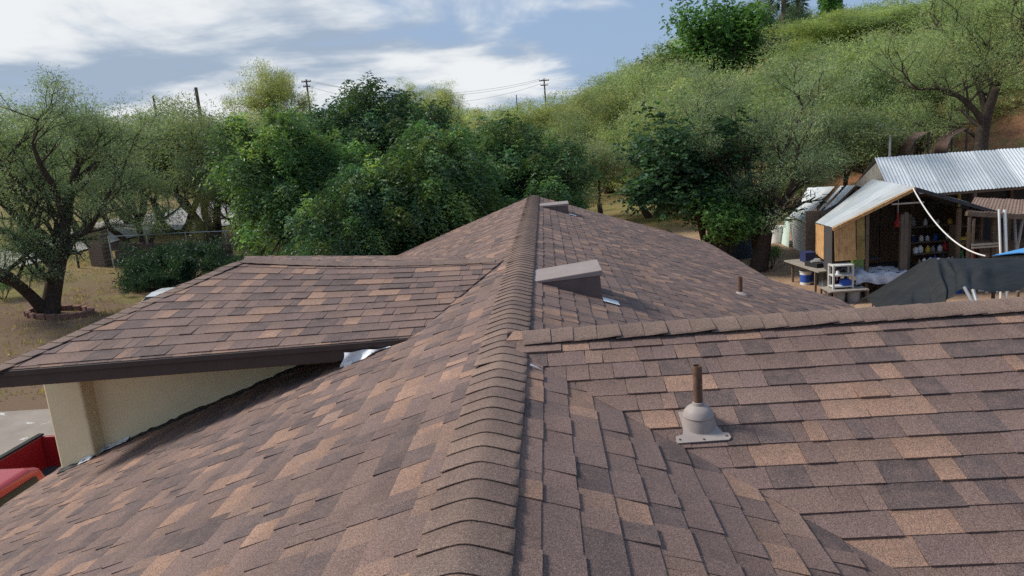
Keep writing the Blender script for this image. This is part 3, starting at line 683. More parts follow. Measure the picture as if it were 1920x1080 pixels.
for k in range(3):
    t = Tree(300 + k); R = t.R; cen = []
    lobes = [(np.array([R.uniform(-1.5, 1.5), R.uniform(-1.5, 1.5), R.uniform(3.2, 5.0)]), R.uniform(1.2, 1.9)) for _ in range(9)] + [(np.array([2.0 * math.cos(a), 2.0 * math.sin(a), R.uniform(1.8, 3.0)]), R.uniform(1.0, 1.5)) for a in np.linspace(0, 6.28, 7)[:-1]]
    for lc, lr in lobes:
        top = np.array([0, 0, .9]); t.segs.append((np.array([0, 0, 1.0]), lc * .55 + np.array([0, 0, .2]), .10, .07)); t.segs.append((lc * .55 + np.array([0, 0, .2]), lc, .07, .04))
        for _ in range(int(13 * lr * lr)):
            v_ = nrm(np.array([R.gauss(0, 1), R.gauss(0, 1), R.gauss(.25, .8)])); v_[2] = max(v_[2], -.55); q = lc + v_ * lr * R.uniform(.72, 1.05) * np.array([1, 1, .85])
            cen.append((q, nrm(v_ + np.array([0, 0, .5])))); t.segs.append((lc, q, .03, .012))
    for j in range(3): t.segs.append((np.array([.15 * math.cos(j * 2.1), .15 * math.sin(j * 2.1), 0]), np.array([0, 0, 1.1]), .14, .11))
    t.tips = cen
    chin.append(Proto(t, fronds(t, 26, CHIN, .54, 9, (.135, .048), 1.0, .14), GLOSSY_LEAF, 'chinaberry', minr=.01))
BROAD = [(0.055, 0.118, 0.058), (0.070, 0.145, 0.062), (0.045, 0.098, 0.056)]
t = Tree(401)
for j in range(4): t.grow((0, 0, 0), (math.cos(j * 1.6) * .5, math.sin(j * 1.6) * .5, 1), 1.2, .10, 0, 4, .55, .10, .18, (2, 3), .72)
ids = t.rng.permutation(len(t.tips))[:800]; t.tips = [t.tips[i] for i in ids]
broad = Proto(t, fronds(t, 8, BROAD, .22, 6, (.095, .055), .7, .16), GLOSSY_LEAF, 'broadleaf', minr=.01)
print('protos', [(round(p.w, 2), round(p.h, 2), round(p.bot, 2)) for p in protos + bushes + chin + [broad]])

def px_tree(pr, name, label, cat, px, d, top_y, width_px, color, group, rz=None, sink=0.05):
    p = at_dist(px, top_y, d); dd = np.linalg.norm(p - CAM)
    return plant_proto(pr, name, label, cat, p[0], p[1], p[2], width_px * dd / FPX, rnd.uniform(0, 6.28) if rz is None else rz, color, group, sink=sink)
# chinaberry trees straight behind the house
CG = 'broad dark green trees behind the house'
px_tree(chin[2], 'chinaberry_tree', 'dark umbrella topped tree rising behind the other broad green trees', 'tree', 690, 31, 172, 260, (.62, .66, .80), CG)
px_tree(chin[0], 'chinaberry_tree', 'leftmost broad green tree behind the hip of the left roof wing', 'tree', 575, 22.5, 222, 262, (1, 1.02, .9), CG)
px_tree(chin[1], 'chinaberry_tree', 'broad green tree in the middle, tips lit yellow green, behind the ridge', 'tree', 775, 21, 262, 290, (1.0, 1.0, .95), CG)
px_tree(chin[2], 'chinaberry_tree', 'rightmost broad green tree, just left of the far end of the ridge', 'tree', 945, 24, 240, 260, (.82, .86, .9), CG, 2.0)
px_tree(chin[1], 'chinaberry_tree', 'low broad green tree filling the gap above the left wing ridge', 'tree', 655, 20, 335, 240, (.72, .8, .85), CG, 4.0)
px_tree(broad, 'broadleaf_tree', 'dense dark green tree right of the far roof end, left of the shed', 'tree', 1292, 28.5, 236, 225, (.95, .95, 1.0), 'dark trees right of the roof')
px_tree(broad, 'broadleaf_tree', 'small bright green leafy tree hanging over the far roof eave', 'tree', 1375, 27, 342, 120, (2.3, 2.1, 1.3), 'dark trees right of the roof')
# the big mesquite by the shed, leaning towards the shed roofs
def trunk_tree(name, label, trunks, depth, maxlev, n_leaf, color, group, seed, spread=.62, kids=(2, 3), rad=.45, pal=MESQ, sub=1.3, up=.10, avoid=None):
    """limbs follow the photograph; trunks = [[(px,py,dd,r)...]] at distance depth+dd"""
    t = Tree(seed); base = None; limbs = []
    for tr in trunks:
        pts = [at_dist(a, b_, depth + c) for a, b_, c, r in tr]; rs = [q[3] for q in tr]
        if base is None: base = pts[0].copy(); base[2] = float(T(base[0], base[1])); 
        m_ = len(pts); PP = []; RQ = []
        for i in range(m_ - 1):
            p0, p1, p2, p3 = pts[max(0, i - 1)], pts[i], pts[i + 1], pts[min(m_ - 1, i + 2)]
            for j in range(6):
                u = j / 6; PP.append(.5 * (2 * p1 + (p2 - p0) * u + (2 * p0 - 5 * p1 + 4 * p2 - p3) * u * u + (3 * p1 - p0 - 3 * p2 + p3) * u ** 3)); RQ.append(rs[i] + (rs[i + 1] - rs[i]) * u)
        PP.append(pts[-1]); RQ.append(rs[-1]); mb = MB(); mb.tube([q - base for q in PP], RQ, 10); limbs.append((np.array(mb.v), [f for f in mb.f if len(f) == 4]))
        for i in range(len(PP)):
            if i >= 8 and t.R.random() < .42:
                dv = nrm(PP[min(i + 1, len(PP) - 1)] - PP[i - 1]); a = t.R.uniform(0, 6.28); sd_ = np.array([math.cos(a), math.sin(a), t.R.uniform(-.1, .7)])
                t.grow(PP[i] - base, dv * .4 + sd_, sub * t.R.uniform(.6, 1.2), max(.02, RQ[i] * .45), 2, maxlev, spread, up, .22, kids, .74)
        dv = nrm(pts[-1] - pts[-2])
        for _ in range(2): t.grow(pts[-1] - base, dv + np.array([t.R.gauss(0, .5), t.R.gauss(0, .5), .2]), sub, rs[-1] * .8, 2, maxlev, spread, up, .22, kids, .74)
    if avoid:
        x0_, x1_, y0_, y1_ = avoid; inside = lambda q: (lambda s_: x0_ < s_[0] < x1_ and y0_ < s_[1] < y1_)(project(q + base))
        t.tips = [q for q in t.tips if not inside(q[0]) or t.R.random() < .10]; t.segs = [g_ for g_ in t.segs if g_[2] > .03 or not inside(g_[1]) or t.R.random() < .35]
    root = thing(name, label, 'tree', base - np.array([0, 0, .05]), group)
    wv, wf = t.wood(.005); wv = [wv]; wf = [wf]; nb_ = len(wv[0])
    for a, f in limbs: wv.append(a); wf.append(np.array(f) + nb_); nb_ += len(a)
    o = link('trunk', np_mesh('trunk', np.concatenate(wv), np.concatenate(wf), BARK, smooth=True), root)
    Vv, F, C = feathery(t, n_leaf, pal, rad); c = link('crown', np_mesh('crown', Vv, F, LEAF, C), root); c.color = (*color, 1)
    return root
tb = on_ground(92, 590); DT = math.hypot(tb[0] - CAM[0], tb[1] - CAM[1]); print('left tree distance', DT)
trunk_tree('mesquite_tree', 'large mesquite with forked dark trunk at the left edge of the dry lawn',
    [[(92, 590, 0, .42), (96, 560, 0, .33), (104, 515, 0, .30), (112, 470, 0, .30), (118, 440, 0, .24), (125, 395, 0, .20), (135, 340, .4, .15), (150, 300, .6, .10), (165, 275, .8, .06)],
     [(86, 585, 0, .26), (60, 555, -.4, .21), (25, 525, -.9, .19), (-20, 495, -1.4, .16), (-70, 440, -1.8, .13), (-110, 360, -2, .09)],
     [(106, 500, 0, .24), (80, 475, .3, .21), (50, 440, .6, .20), (42, 400, .8, .16), (20, 345, 1, .12), (0, 300, 1.2, .08)],
     [(118, 462, 0, .17), (142, 440, -.3, .13), (165, 428, -.6, .11), (185, 395, -.9, .08), (215, 340, -1, .05)],
     [(123, 420, 0, .14), (100, 350, -.8, .11), (75, 305, -1.2, .09), (60, 265, -1.4, .05)],
     [(130, 350, .3, .12), (165, 315, 1, .09), (205, 285, 1.4, .05)]], DT, 4, 72000, (.80, .86, .90), 'mesquites on the lawn', 501, rad=.32, sub=1.35, up=.05)
sb = on_ground(1425, 508); DS = math.hypot(sb[0] - CAM[0], sb[1] - CAM[1]); print('shed tree distance', DS)
trunk_tree('mesquite_tree', 'spreading mesquite with dark leaning trunks beside the corrugated lean-to',
    [[(1420, 512, 0, .36), (1428, 470, 0, .30), (1436, 430, 0, .26), (1455, 400, 0, .18), (1472, 372, -.2, .12), (1490, 330, -.4, .08)],
     [(1428, 505, 0, .2), (1418, 450, .5, .18), (1410, 400, .8, .16), (1405, 340, 1, .13), (1395, 280, 1.2, .09), (1380, 230, 1.2, .05)],
     [(1436, 440, 0, .16), (1445, 380, .5, .13), (1462, 320, 1, .11), (1480, 260, 1.4, .08), (1500, 215, 1.6, .05)],
     [(1410, 400, .8, .10), (1375, 340, .4, .08), (1340, 290, .2, .06), (1310, 250, .2, .04)]], DS, 4, 46000, (.92, .95, .95), 'mesquites right of the roof', 502, rad=.30, sub=1.15, avoid=(1462, 1700, 325, 500))

G1 = 'mesquites along the west fence'
M = protos
def mq(k, label, px, d, top, w, col=(1, 1, 1), group='mesquites on the hillside', **kw):
    j = rnd.uniform(.72, 1.22); return px_tree(M[k % 5], 'mesquite_tree', label, 'tree', px, d, top, w, tuple(c * j for c in col), group, **kw)
W_ = (.92, .95, .95)
mq(1, 'mesquite with thin leaning trunks in front of the brick gate pillar', 250, 44, 232, 190, (.78, .8, .82), G1)
mq(3, 'mesquite with a thick dark trunk behind the fence rail', 365, 49, 205, 230, (.82, .82, .80), G1)
mq(0, 'rounded mesquite across the road behind the left lawn tree', 20, 60, 205, 260, W_, G1)
mq(2, 'pale mesquite across the road left of the gate pillar', 190, 66, 215, 220, (1.05, 1.0, .95), G1)
mq(4, 'olive mesquite left of the broad green trees', 440, 58, 215, 200, (.95, .9, .8), G1)
mq(2, 'tall straw coloured mesquite on the skyline left of the dark umbrella tree', 512, 105, 128, 130, (1.5, 1.3, .95), G1)
mq(0, 'mesquite filling the gap between the gate pillar and the thick dark trunk', 312, 54, 238, 200, (.95, .97, .95), G1)
mq(4, 'pale green mesquite on the road verge just right of the forked lawn tree', 128, 58, 232, 190, (.95, 1.0, .95), G1)
mq(1, 'brownish mesquite behind the west fence, left of the leftmost broad tree', 415, 46, 290, 150, (.85, .72, .62), G1)
H = 'mesquites on the hillside'
for a in (
 (0, 'grey green mesquite with bare thin stems right of the far ridge vent', 1105, 40, 268, 180, (.95, .92, .90)),
 (1, 'mesquite just behind the right end of the broad green trees', 1040, 47, 225, 170, (.98, .95, .85)),
 (2, 'light mesquite above the dark green tree, halfway to the skyline', 1200, 46, 212, 210, (1.05, 1.02, .85)),
 (3, 'wide mesquite above the spreading tree by the lean-to', 1330, 44, 172, 260, (1.08, 1.08, .9)),
 (4, 'mesquite crown at the middle of the right hillside', 1450, 46, 138, 240, (1.05, 1.08, .9)),
 (0, 'dark mesquite low on the hillside behind the lean-to', 1560, 37, 205, 210, (.75, .8, .78)),
 (1, 'bushy mesquite right above the long metal roof end', 1600, 40, 150, 230, (.95, 1.0, .85)),
 (2, 'sunlit mesquite high on the hill left of the big shed tree', 1680, 47, 62, 260, (1.15, 1.15, .85)),
 (4, 'mesquite in the upper right corner of the hill', 1890, 52, -30, 260, (1.12, 1.15, .88)),
 (0, 'mesquite at the top of the hill right of the palms', 1590, 62, 22, 230, (1.2, 1.2, .8)),
 (3, 'shaded mesquite near the hilltop with dark limbs', 1760, 60, -10, 240, (.9, .95, .8)),
 (1, 'mesquite below the bright round tree on the hill shoulder', 1400, 60, 92, 210, (1.0, 1.0, .85)),
 (2, 'mesquite on the hill shoulder under the skyline bush', 1270, 58, 128, 200, (1.05, 1.02, .85)),
 (4, 'mesquite at the foot of the hill right of the middle pole', 1150, 62, 170, 200, (1.05, 1.0, .8)),
 (0, 'greyish mesquite between hill trees above the lean-to roof', 1510, 52, 118, 190, (.9, .93, .85)),
 (3, 'yellowish mesquite below the pole with a crossarm', 1010, 70, 190, 190, (1.15, 1.05, .8)),
 (1, 'low mesquite left of the pole with a crossarm', 880, 75, 200, 200, (1.12, 1.05, .8)),
 (0, 'mesquite high on the hill shoulder right of the last wire', 1222, 66, 118, 190, (1.0, 1.02, .9)),
 (3, 'mesquite on the hill shoulder between the wires and the foot of the hill', 1175, 78, 150, 170, (1.02, 1.02, .88)),
 (4, 'soft green mesquite left of the large tree behind the long metal roof', 1715, 42, 95, 190, (1.0, 1.05, .95)),
 (2, 'soft mesquite crown under the hilltop right of the palms', 1640, 55, 70, 200, (1.0, 1.05, .92)),
 (2, 'pale skyline mesquite right of the dark umbrella tree', 805, 110, 160, 110, (1.4, 1.25, .9)),
): mq(*a)
trunk_tree('mesquite_tree', 'large mesquite with a tall dark trunk behind the long metal roof',
    [[(1836, 292, 0, .30), (1842, 250, 0, .26), (1850, 215, 0, .22), (1862, 180, 0, .17), (1880, 130, .4, .12), (1900, 80, .6, .07)],
     [(1846, 235, 0, .15), (1828, 205, -.5, .12), (1800, 180, -.8, .10), (1765, 165, -1, .07), (1720, 165, -1.2, .05)],
     [(1850, 215, 0, .15), (1835, 160, .5, .11), (1810, 110, .9, .08), (1780, 70, 1.2, .05)],
     [(1838, 262, 0, .10), (1815, 243, .3, .08), (1790, 236, .6, .06), (1750, 238, .8, .04)]], 36.5, 4, 46000, (1.12, 1.15, .95), H, 503, rad=.32, sub=1.6)
# skyline trees on the shoulder of the hill
def broad_px(label, px, d, top, w, col, group='round trees on the hilltop'): return px_tree(broad, 'round_tree', label, 'tree', px, d, top, w, col, group)
broad_px('bright green round tree on the skyline at the hill shoulder', 1345, 72, 12, 125, (2.1, 2.0, 1.1))
broad_px('small olive round tree at the left foot of the hill skyline', 1255, 70, 98, 90, (2.3, 1.6, .9))
broad_px('narrow dark green cypress like tree at the top edge of the hill', 1560, 70, -30, 42, (1.7, 1.8, .8))
mq(4, 'sparse grey tree on the skyline left of the palm trunk', 1430, 76, -5, 110, (.85, .95, .95), 'sparse trees on the skyline')
mq(1, 'sparse grey tree on the skyline right of the palm trunks', 1525, 78, -10, 90, (.7, .85, .95), 'sparse trees on the skyline')
# fan palms
PALMB = plain('palm_bark', (0.17, 0.13, 0.10), .95, var=.4, scale=8, bump=.02, bscale=14)
def palm(label, px, d, top, h_px):
    p = at_dist(px, top, d); z0 = float(T(p[0], p[1])); o = thing('fan_palm', label, 'palm tree', (p[0], p[1], z0 - .05), 'fan palms on the hilltop')
    mm = MB(); mm.tube([(p[0], p[1], z0 - .1), (p[0] + .05, p[1], (z0 + p[2]) / 2), (p[0], p[1], p[2])], [.3, .22, .2], 10); mm.build('trunk', PALMB, o, smooth=True)
    t = Tree(px); t.tips = []; V_ = []; rng = t.rng; nF = 60
    out = rng.normal(size=(nF, 3)); out[:, 2] = out[:, 2] * .6 + .15; out = nrm(out); P = []; D = []
    for k in range(9):
        a = (k - 4) * .22; side = nrm(np.cross(out, np.array([0, 0, 1.0]))); P.append(p + out * .9); D.append(nrm(out * math.cos(a) + side * math.sin(a) + np.array([0, 0, -.15])))
    P = np.concatenate(P); D = np.concatenate(D); Vq, Fq, Cq = leaf_quads(P, D, np.full(len(P), .85), np.full(len(P), .09), rng, np.tile([[.06, .10, .035]], (len(P), 1)))
    link('crown', np_mesh('palm_crown', Vq - OFF[o.name], Fq, LEAF, Cq), o)
palm('taller fan palm on the hilltop, its trunk cut by the top edge', 1469, 74, -14, 0)
palm('shorter fan palm on the hilltop right of the taller palm', 1497, 77, -2, 0)

# shrubs near the house
JUN = [(0.022, 0.052, 0.036), (0.030, 0.066, 0.040), (0.040, 0.085, 0.052)]
t = Tree(601)
for j in range(9): t.grow((.2 * math.cos(j * .7), .2 * math.sin(j * .7), 0), (math.cos(j * .7), math.sin(j * .7), .55), .8, .03, 0, 3, .5, .05, .15, (2, 3), .75)
jun = Proto(t, feathery(t, 16000, JUN, .16, (.10, .22), (.02, .045), 1.0), LEAF, 'juniper', minr=.006)
def shrub(label, px, py, w_px, h, pr=jun, col=(1, 1, 1), name='shrub', group='shrubs on the lawn'):
    p = on_ground(px, py); d = np.linalg.norm(p - CAM)
    plant_proto(pr, name, label, 'shrub', p[0], p[1], p[2] + h, w_px * d / FPX, rnd.uniform(0, 6), col, group, parts=('stem', 'foliage'))
shrub('dark green spreading shrub behind the hip of the left roof wing', 345, 532, 165, 1.9)
shrub('second dark green shrub, low, nearer the roof hip', 300, 548, 90, 1.1, col=(.9, .95, .95))
shrub('small dark green shrub behind the forked lawn tree', 70, 528, 24, .75, bushes[0], (.55, .8, .7))
shrub('small dark green shrub at the left picture edge', 8, 560, 40, .8, bushes[1], (.5, .75, .65))
shrub('low green weeds at the foot of the mesquite by the lean-to', 1445, 505, 40, .5, bushes[2], (.7, .9, .7), group='weeds by the sheds')
# scrub that cannot be counted: one mass over the far slopes
def scatter():
    rng = np.random.default_rng(77); VV = []; FF = []; CC = []; base = 0
    src = []
    for b in bushes:
        me = b.crown; v_ = np.zeros(len(me.vertices) * 3, np.float32); me.vertices.foreach_get('co', v_); v_ = v_.reshape(-1, 4, 3)
        c_ = np.zeros(len(me.vertices) * 4, np.float32); me.attributes['col'].data.foreach_get('color', c_); c_ = c_.reshape(-1, 4, 4)[:, :, :3]
        src.append((v_ - b.cx, c_, b.w, b.h))
    n_ = 0
    spots = []
    while len(spots) < 640:
        az = rng.uniform(-.83, .72); d = 52 + 150 * rng.random() ** 1.25; x = CAM[0] + math.sin(az) * d; y = math.cos(az) * d
        if -41 < x < -24 and y < 86: continue
        if x + y < 44 or (x > 13 and x + y < 70 and rng.random() < .8): continue
        spots.append((x, y, d))
    for x, y, d in spots:
        v_, c_, w0, h0 = src[rng.integers(0, 3)]; k = int(np.clip(62000 / d, 320, 1050)); i = rng.permutation(len(v_))[:k]
        big = 1.0 + .9 * ss(50, 130, d); w = rng.uniform(3.0, 6.0); h = rng.uniform(1.8, 3.6) * (1.25 if rng.random() < .15 else 1)
        V_ = v_[i]; ctr = V_.mean(1, keepdims=True); V_ = ctr + (V_ - ctr) * float(big) * 1.5; a = rng.uniform(0, 6.28); ca, sa = math.cos(a), math.sin(a)
        X = V_[:, :, 0] * ca - V_[:, :, 1] * sa; Y = V_[:, :, 0] * sa + V_[:, :, 1] * ca
        Q = np.stack([X * w / w0 + x, Y * w / w0 + y, V_[:, :, 2] * h / h0 + float(T(x, y)) - .1], -1)
        hue = np.array([1.05, 1.02, .82]) * rng.uniform(.75, 1.3) + np.array([rng.uniform(-.12, .16), rng.uniform(-.05, .12), 0])
        VV.append(Q.reshape(-1, 3)); CC.append((c_[i] * hue).reshape(-1, 3)); FF.append(np.arange(base, base + k * 4).reshape(-1, 4)); base += k * 4
    o = link('scrub', np_mesh('scrub', np.concatenate(VV), np.concatenate(FF), LEAF, np.concatenate(CC))); o['kind'] = 'stuff'
    tag(o, 'olive and straw coloured scrub covering the distant slopes', 'scrub')
    print('scrub quads', base // 4)
scatter()

# dry grass tufts on the lawn and the road verge
def tufts():
    rng = np.random.default_rng(5); P = []
    while len(P) < 2600:
        x, y = rng.uniform(-33, -8), rng.uniform(14, 62)
        if -37.8 < x < -26.7 or (x > -14.2 and y < 15.5): continue
        P.append((x, y, float(T(x, y))))
    P = np.array(P); k = 7; Q = np.repeat(P, k, 0) + rng.normal(size=(len(P) * k, 3)) * np.array([.12, .12, 0]); D = nrm(rng.normal(size=Q.shape) * np.array([.5, .5, .1]) + np.array([0, 0, 1.0]))
    pal = np.array([(.36, .27, .13), (.28, .22, .10), (.20, .21, .08), (.42, .33, .18)]); c = pal[rng.integers(0, 4, len(P))].repeat(k, 0)
    V_, F_, C_ = leaf_quads(Q, D, rng.uniform(.08, .24, len(Q)), rng.uniform(.02, .04, len(Q)), rng, c); o = link('dry_grass', np_mesh('dry_grass', V_, F_, LEAF, C_)); o['kind'] = 'stuff'; tag(o, 'short dry grass tufts on the lawn and road verge', 'grass')
tufts()
# ------------------------------------------------------------------ sheds on the right
def corr(pa, pb, pc, pd, waves, amp, m=None, thick=.003):
    """corrugated sheet a-b across the waves, a-d along them"""
    pa, pb, pc, pd = (np.array(q, float) for q in (pa, pb, pc, pd)); nu = waves * 4 + 1; m = m or MB()
    nn = nrm(np.cross(pb - pa, pd - pa)); P = []
    for i in range(nu):
        u = i / (nu - 1); h = amp * math.sin(u * waves * 2 * math.pi)
        P.append([pa + (pb - pa) * u + ((pd + (pc - pd) * u) - (pa + (pb - pa) * u)) * v + nn * (h + .006 * math.sin(v * 7 + u * 5)) for v in (0, .33, .66, 1)])
    return m.grid(P, thick)
def tin(name, c, c2, rough=.5): return plain(name, c, rough, metal=.0, var=.12, scale=1.4, c2=c2, spec=.5)
TIN = [tin('tin_pale', (.48, .515, .54), (.41, .445, .47)), tin('tin_white', (.58, .61, .635), (.51, .54, .565)), tin('tin_grey', (.38, .42, .45), (.33, .365, .39)), tin('tin_worn', (.46, .49, .51), (.33, .34, .34))]
MINT = plain('mint_tin', (.60, .74, .68), .5, var=.12, scale=2)
OSB = plain('osb_board', (.60, .36, .16), .85, var=.35, scale=14, c2=(.36, .185, .075), stretch=(1, 1, .35))
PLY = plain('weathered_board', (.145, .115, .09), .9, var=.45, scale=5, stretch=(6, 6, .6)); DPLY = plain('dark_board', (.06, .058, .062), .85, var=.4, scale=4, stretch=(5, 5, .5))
BROWN = plain('brown_sheet', (.24, .155, .115), .8, var=.25, scale=5); TIMB = plain('old_timber', (.19, .135, .095), .9, var=.4, scale=7, stretch=(1, 1, 5))
def bar(pts, r, name, mat, parent, sq=True):
    pts = [np.array(q, float) for q in pts]; m = MB()
    if sq:
        for a, b in zip(pts, pts[1:]):
            d = nrm(b - a); s = nrm(np.cross(d, (0, 0, 1) if abs(d[2]) < .9 else (0, 1, 0))) * r; q = nrm(np.cross(d, s)) * r
            m.hexa([a - s - q, a + s - q, a + s + q, a - s + q, b - s - q, b + s - q, b + s + q, b - s + q])
    else: m.tube(pts, r, 8)
    return m.build(name, mat, parent)
# workshop with the open front
Yf, Yb = 20.5, 24.2
A0 = on_y(1561, 426, Yf); A1 = on_y(1715, 350, Yf); A2 = on_y(1872, 396, Yf); B0 = on_y(1529, 418, 23.4); B1 = on_y(1635, 337, Yb); B2 = A2 + np.array((.45, 3.6, .1))
sh = thing('workshop', 'open fronted tin roofed workshop with chipboard panel and cluttered dark inside', 'shed', ((A0[0] + A2[0]) / 2, Yf, 0))
N_ = 4
for i in range(N_):
    u0, u1 = i / N_, (i + 1) / N_ + .02
    a, b_ = A0 + (B0 - A0) * u0, A0 + (B0 - A0) * min(1, u1); c, d_ = A1 + (B1 - A1) * min(1, u1), A1 + (B1 - A1) * u0; z_ = np.array((0, 0, .004 * i))
    corr(a + z_, b_ + z_, c + z_, d_ + z_, 5, .006).build('roof_sheet', TIN[(3, 0, 2, 3)[i]], sh)
    a, b_ = A1 + (B1 - A1) * u0, A1 + (B1 - A1) * min(1, u1); c, d_ = A2 + (B2 - A2) * min(1, u1), A2 + (B2 - A2) * u0
    corr(a - z_, b_ - z_, c - z_, d_ - z_, 5, .006).build('roof_sheet', TIN[(0, 2, 3, 0)[i]], sh)
dn = np.array((0, -.03, -.06))
bar([A0 + dn, A1 + dn], .045, 'rafter', OSB, sh); bar([A1 + dn, A2 + dn], .05, 'rafter', DPLY, sh)
for k in (.33, .66, 1.0): bar([A0 + (B0 - A0) * k + dn, A1 + (B1 - A1) * k + dn], .03, 'rafter', TIMB, sh); bar([A1 + (B1 - A1) * k + dn, A2 + (B2 - A2) * k + dn], .03, 'rafter', TIMB, sh)
def panel(name, pts, mat, thick=.02, back=(0, 1, 0)): return MB().prism([on_y(a, b_, Yf) if not isinstance(b_, tuple) else b_ for a, b_ in pts], np.array(back) * thick).build(name, mat, sh)
panel('chipboard_panel', [(1566, 490), (1584.4, 488.5), (1583.4, 417), (1565, 427)], OSB); panel('chipboard_panel', [(1584.8, 488.5), (1605, 487), (1604, 408), (1583.8, 416.5)], OSB)
panel('door_board', [(1607, 487), (1622, 486), (1621, 400), (1606, 407)], plain('yellow_board', (.30, .21, .07), .8, var=.4, scale=5))
x0 = on_y(1563, 500, Yf)[0]
# left side wall in dark sheets, one orange board at the top
B0g = B0.copy()
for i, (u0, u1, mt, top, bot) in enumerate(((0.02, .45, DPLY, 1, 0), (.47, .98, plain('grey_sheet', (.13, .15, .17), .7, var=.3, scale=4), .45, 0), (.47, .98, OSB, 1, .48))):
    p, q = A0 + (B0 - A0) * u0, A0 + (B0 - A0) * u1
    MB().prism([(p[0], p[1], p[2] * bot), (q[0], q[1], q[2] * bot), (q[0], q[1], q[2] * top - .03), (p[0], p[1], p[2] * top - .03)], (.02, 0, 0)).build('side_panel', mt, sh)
for px, py in ((1627, 397), (1693, 402), (1700, 398), (1800, 390), (1866, 400)):
    p = on_y(px, py, Yf + (.2 if px != 1866 else 0)); bar([(p[0], p[1], 0), (p[0] - .02, p[1], p[2])], .05, 'post', PLY if px in (1693, 1700) else TIMB, sh)
p = on_y(1700, 440, Yf + .9); MB().box((p[0] - .05, p[1], 1.15), (.34, .03, 2.3)).build('upright_board', PLY, sh)
bar([on_y(1672, 383, Yf), on_y(1732, 379, Yf)], .022, 'tie_beam', plain('pale_timber', (.42, .36, .29), .8, var=.2, scale=6), sh)
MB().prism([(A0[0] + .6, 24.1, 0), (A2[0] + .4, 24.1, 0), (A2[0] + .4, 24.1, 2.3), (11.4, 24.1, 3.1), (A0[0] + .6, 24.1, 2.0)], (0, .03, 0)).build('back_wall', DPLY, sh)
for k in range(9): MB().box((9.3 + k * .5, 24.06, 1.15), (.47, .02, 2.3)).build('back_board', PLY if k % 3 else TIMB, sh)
MB().prism([(A2[0] + .1, Yf + .9, 0), (A2[0] + .35, Yb - .1, 0), (A2[0] + .35, Yb - .1, 2.25), (A2[0] + .1, Yf + .9, 2.2)], (.03, 0, 0)).build('side_panel', PLY, sh)
p, q = on_y(1718, 356, Yf), on_y(1743, 364, Yf); MB().prism([p, q + (0, 0, .02), on_y(1725, 363.5, Yf)], (0, .01, 0)).build('gable_sheet', TIN[1], sh)

# long shed behind
R0, R1 = on_y(1640, 296, 25.5), on_y(1640, 296, 25.5) + np.array((9.2, 0, -.08)); E0 = np.array((11.55, 23.3, 2.66)); E1 = np.array((20.6, 23.3, 2.72)); F0 = on_y(1606, 342, 27.9); F1 = F0 + np.array((9.0, 0, 0))
ls = thing('long_shed', 'long open shed with a bright corrugated metal roof in strips', 'shed', (16, 25.5, 0))
n_s = 11
for i in range(n_s):
    u0, u1 = i / n_s, min(1, (i + 1) / n_s + .006); l3 = np.array((0, 0, .004 * (i % 2)))
    corr(E0 + (E1 - E0) * u0 + l3, E0 + (E1 - E0) * u1 + l3, R0 + (R1 - R0) * u1 + l3, R0 + (R1 - R0) * u0 + l3, 8, .013).build('roof_sheet', TIN[(1, 0, 2, 0, 2, 1, 0, 1, 2, 0, 1)[i]], ls)
    if i % 3 == 0:
        u1 = min(1, (i + 3) / n_s); corr(R0 + (R1 - R0) * u0, R0 + (R1 - R0) * u1, F0 + (F1 - F0) * u1, F0 + (F1 - F0) * u0, 22, .013).build('roof_sheet', TIN[0], ls)
GREYB = plain('grey_gable', (.30, .285, .265), .9, var=.2, scale=3)
MB().prism([(R0[0] + .12, 24.3, 2.7), (R0[0] + .12, 27.4, 2.75), (R0[0] + .12, 25.5, R0[2] - .12)], (.03, 0, 0)).build('gable_panel', GREYB, ls)
for k in range(5):
    for y, zt in ((23.45, 2.68), (27.7, 2.8)):
        x = 12.3 + k * 1.95; bar([(x, y, 0), (x, y, zt)], .05, 'post', TIMB if k != 2 else plain('yellow_post', (.55, .46, .16), .7), ls)
MB().box((16.1, 27.8, 1.35), (8.6, .04, 2.7)).build('back_wall', DPLY, ls); bar([(11.6, 23.42, 2.62), (20.5, 23.42, 2.66)], .05, 'eave_beam', TIMB, ls)

# lean-to of corrugated tin, left of the workshop
q0 = on_z(1486, 463, .0); q1 = on_z(1531, 492, .0); l0 = on_y(1481, 404, q0[1]); l1 = on_y(1527, 424, q1[1]); h0 = l0 + np.array((1.6, 1.0, 1.0)); h1 = on_y(1604, 347, 27.2)
lt = thing('lean_to', 'pale corrugated tin lean-to left of the workshop, roof sheets partly missing', 'shed', (q0[0], (q0[1] + q1[1]) / 2, 0))
for i in range(3):
    u0, u1 = i / 3, (i + 1) / 3
    a, b_, c, d_ = (q0 + (q1 - q0) * u0, q0 + (q1 - q0) * u1, l0 + (l1 - l0) * u1, l0 + (l1 - l0) * u0)
    corr(d_, a, b_, c, 14, .014).build('wall_sheet', TIN[(1, 0, 1)[i]], lt)       # waves run level
hh = on_y(1515, 352, q0[1] + .6); hk = h1
for i, (u0, u1) in enumerate(((0, .22), (.22, .44), (.44, .60), (.72, .78), (.84, 1.0))):
    a, b_, c, d_ = (l0 + (l1 - l0) * u0, l0 + (l1 - l0) * u1, hh + (hk - hh) * u1, hh + (hk - hh) * u0)
    corr(a, b_, c, d_, max(2, int(30 * (u1 - u0))), .014).build('roof_sheet', TIN[(1, 0, 3, 1, 0)[i]], lt)
for u in (0, .35, .7, 1.0):
    bar([l0 + (l1 - l0) * u - (0, 0, .06), hh + (hk - hh) * u - (0, 0, .06)], .035, 'rafter', TIMB, lt)
    bar([hh + (hk - hh) * u - (0, 0, .1), np.array((hh + (hk - hh) * u)) * (1, 1, 0)], .05, 'post', TIMB, lt)
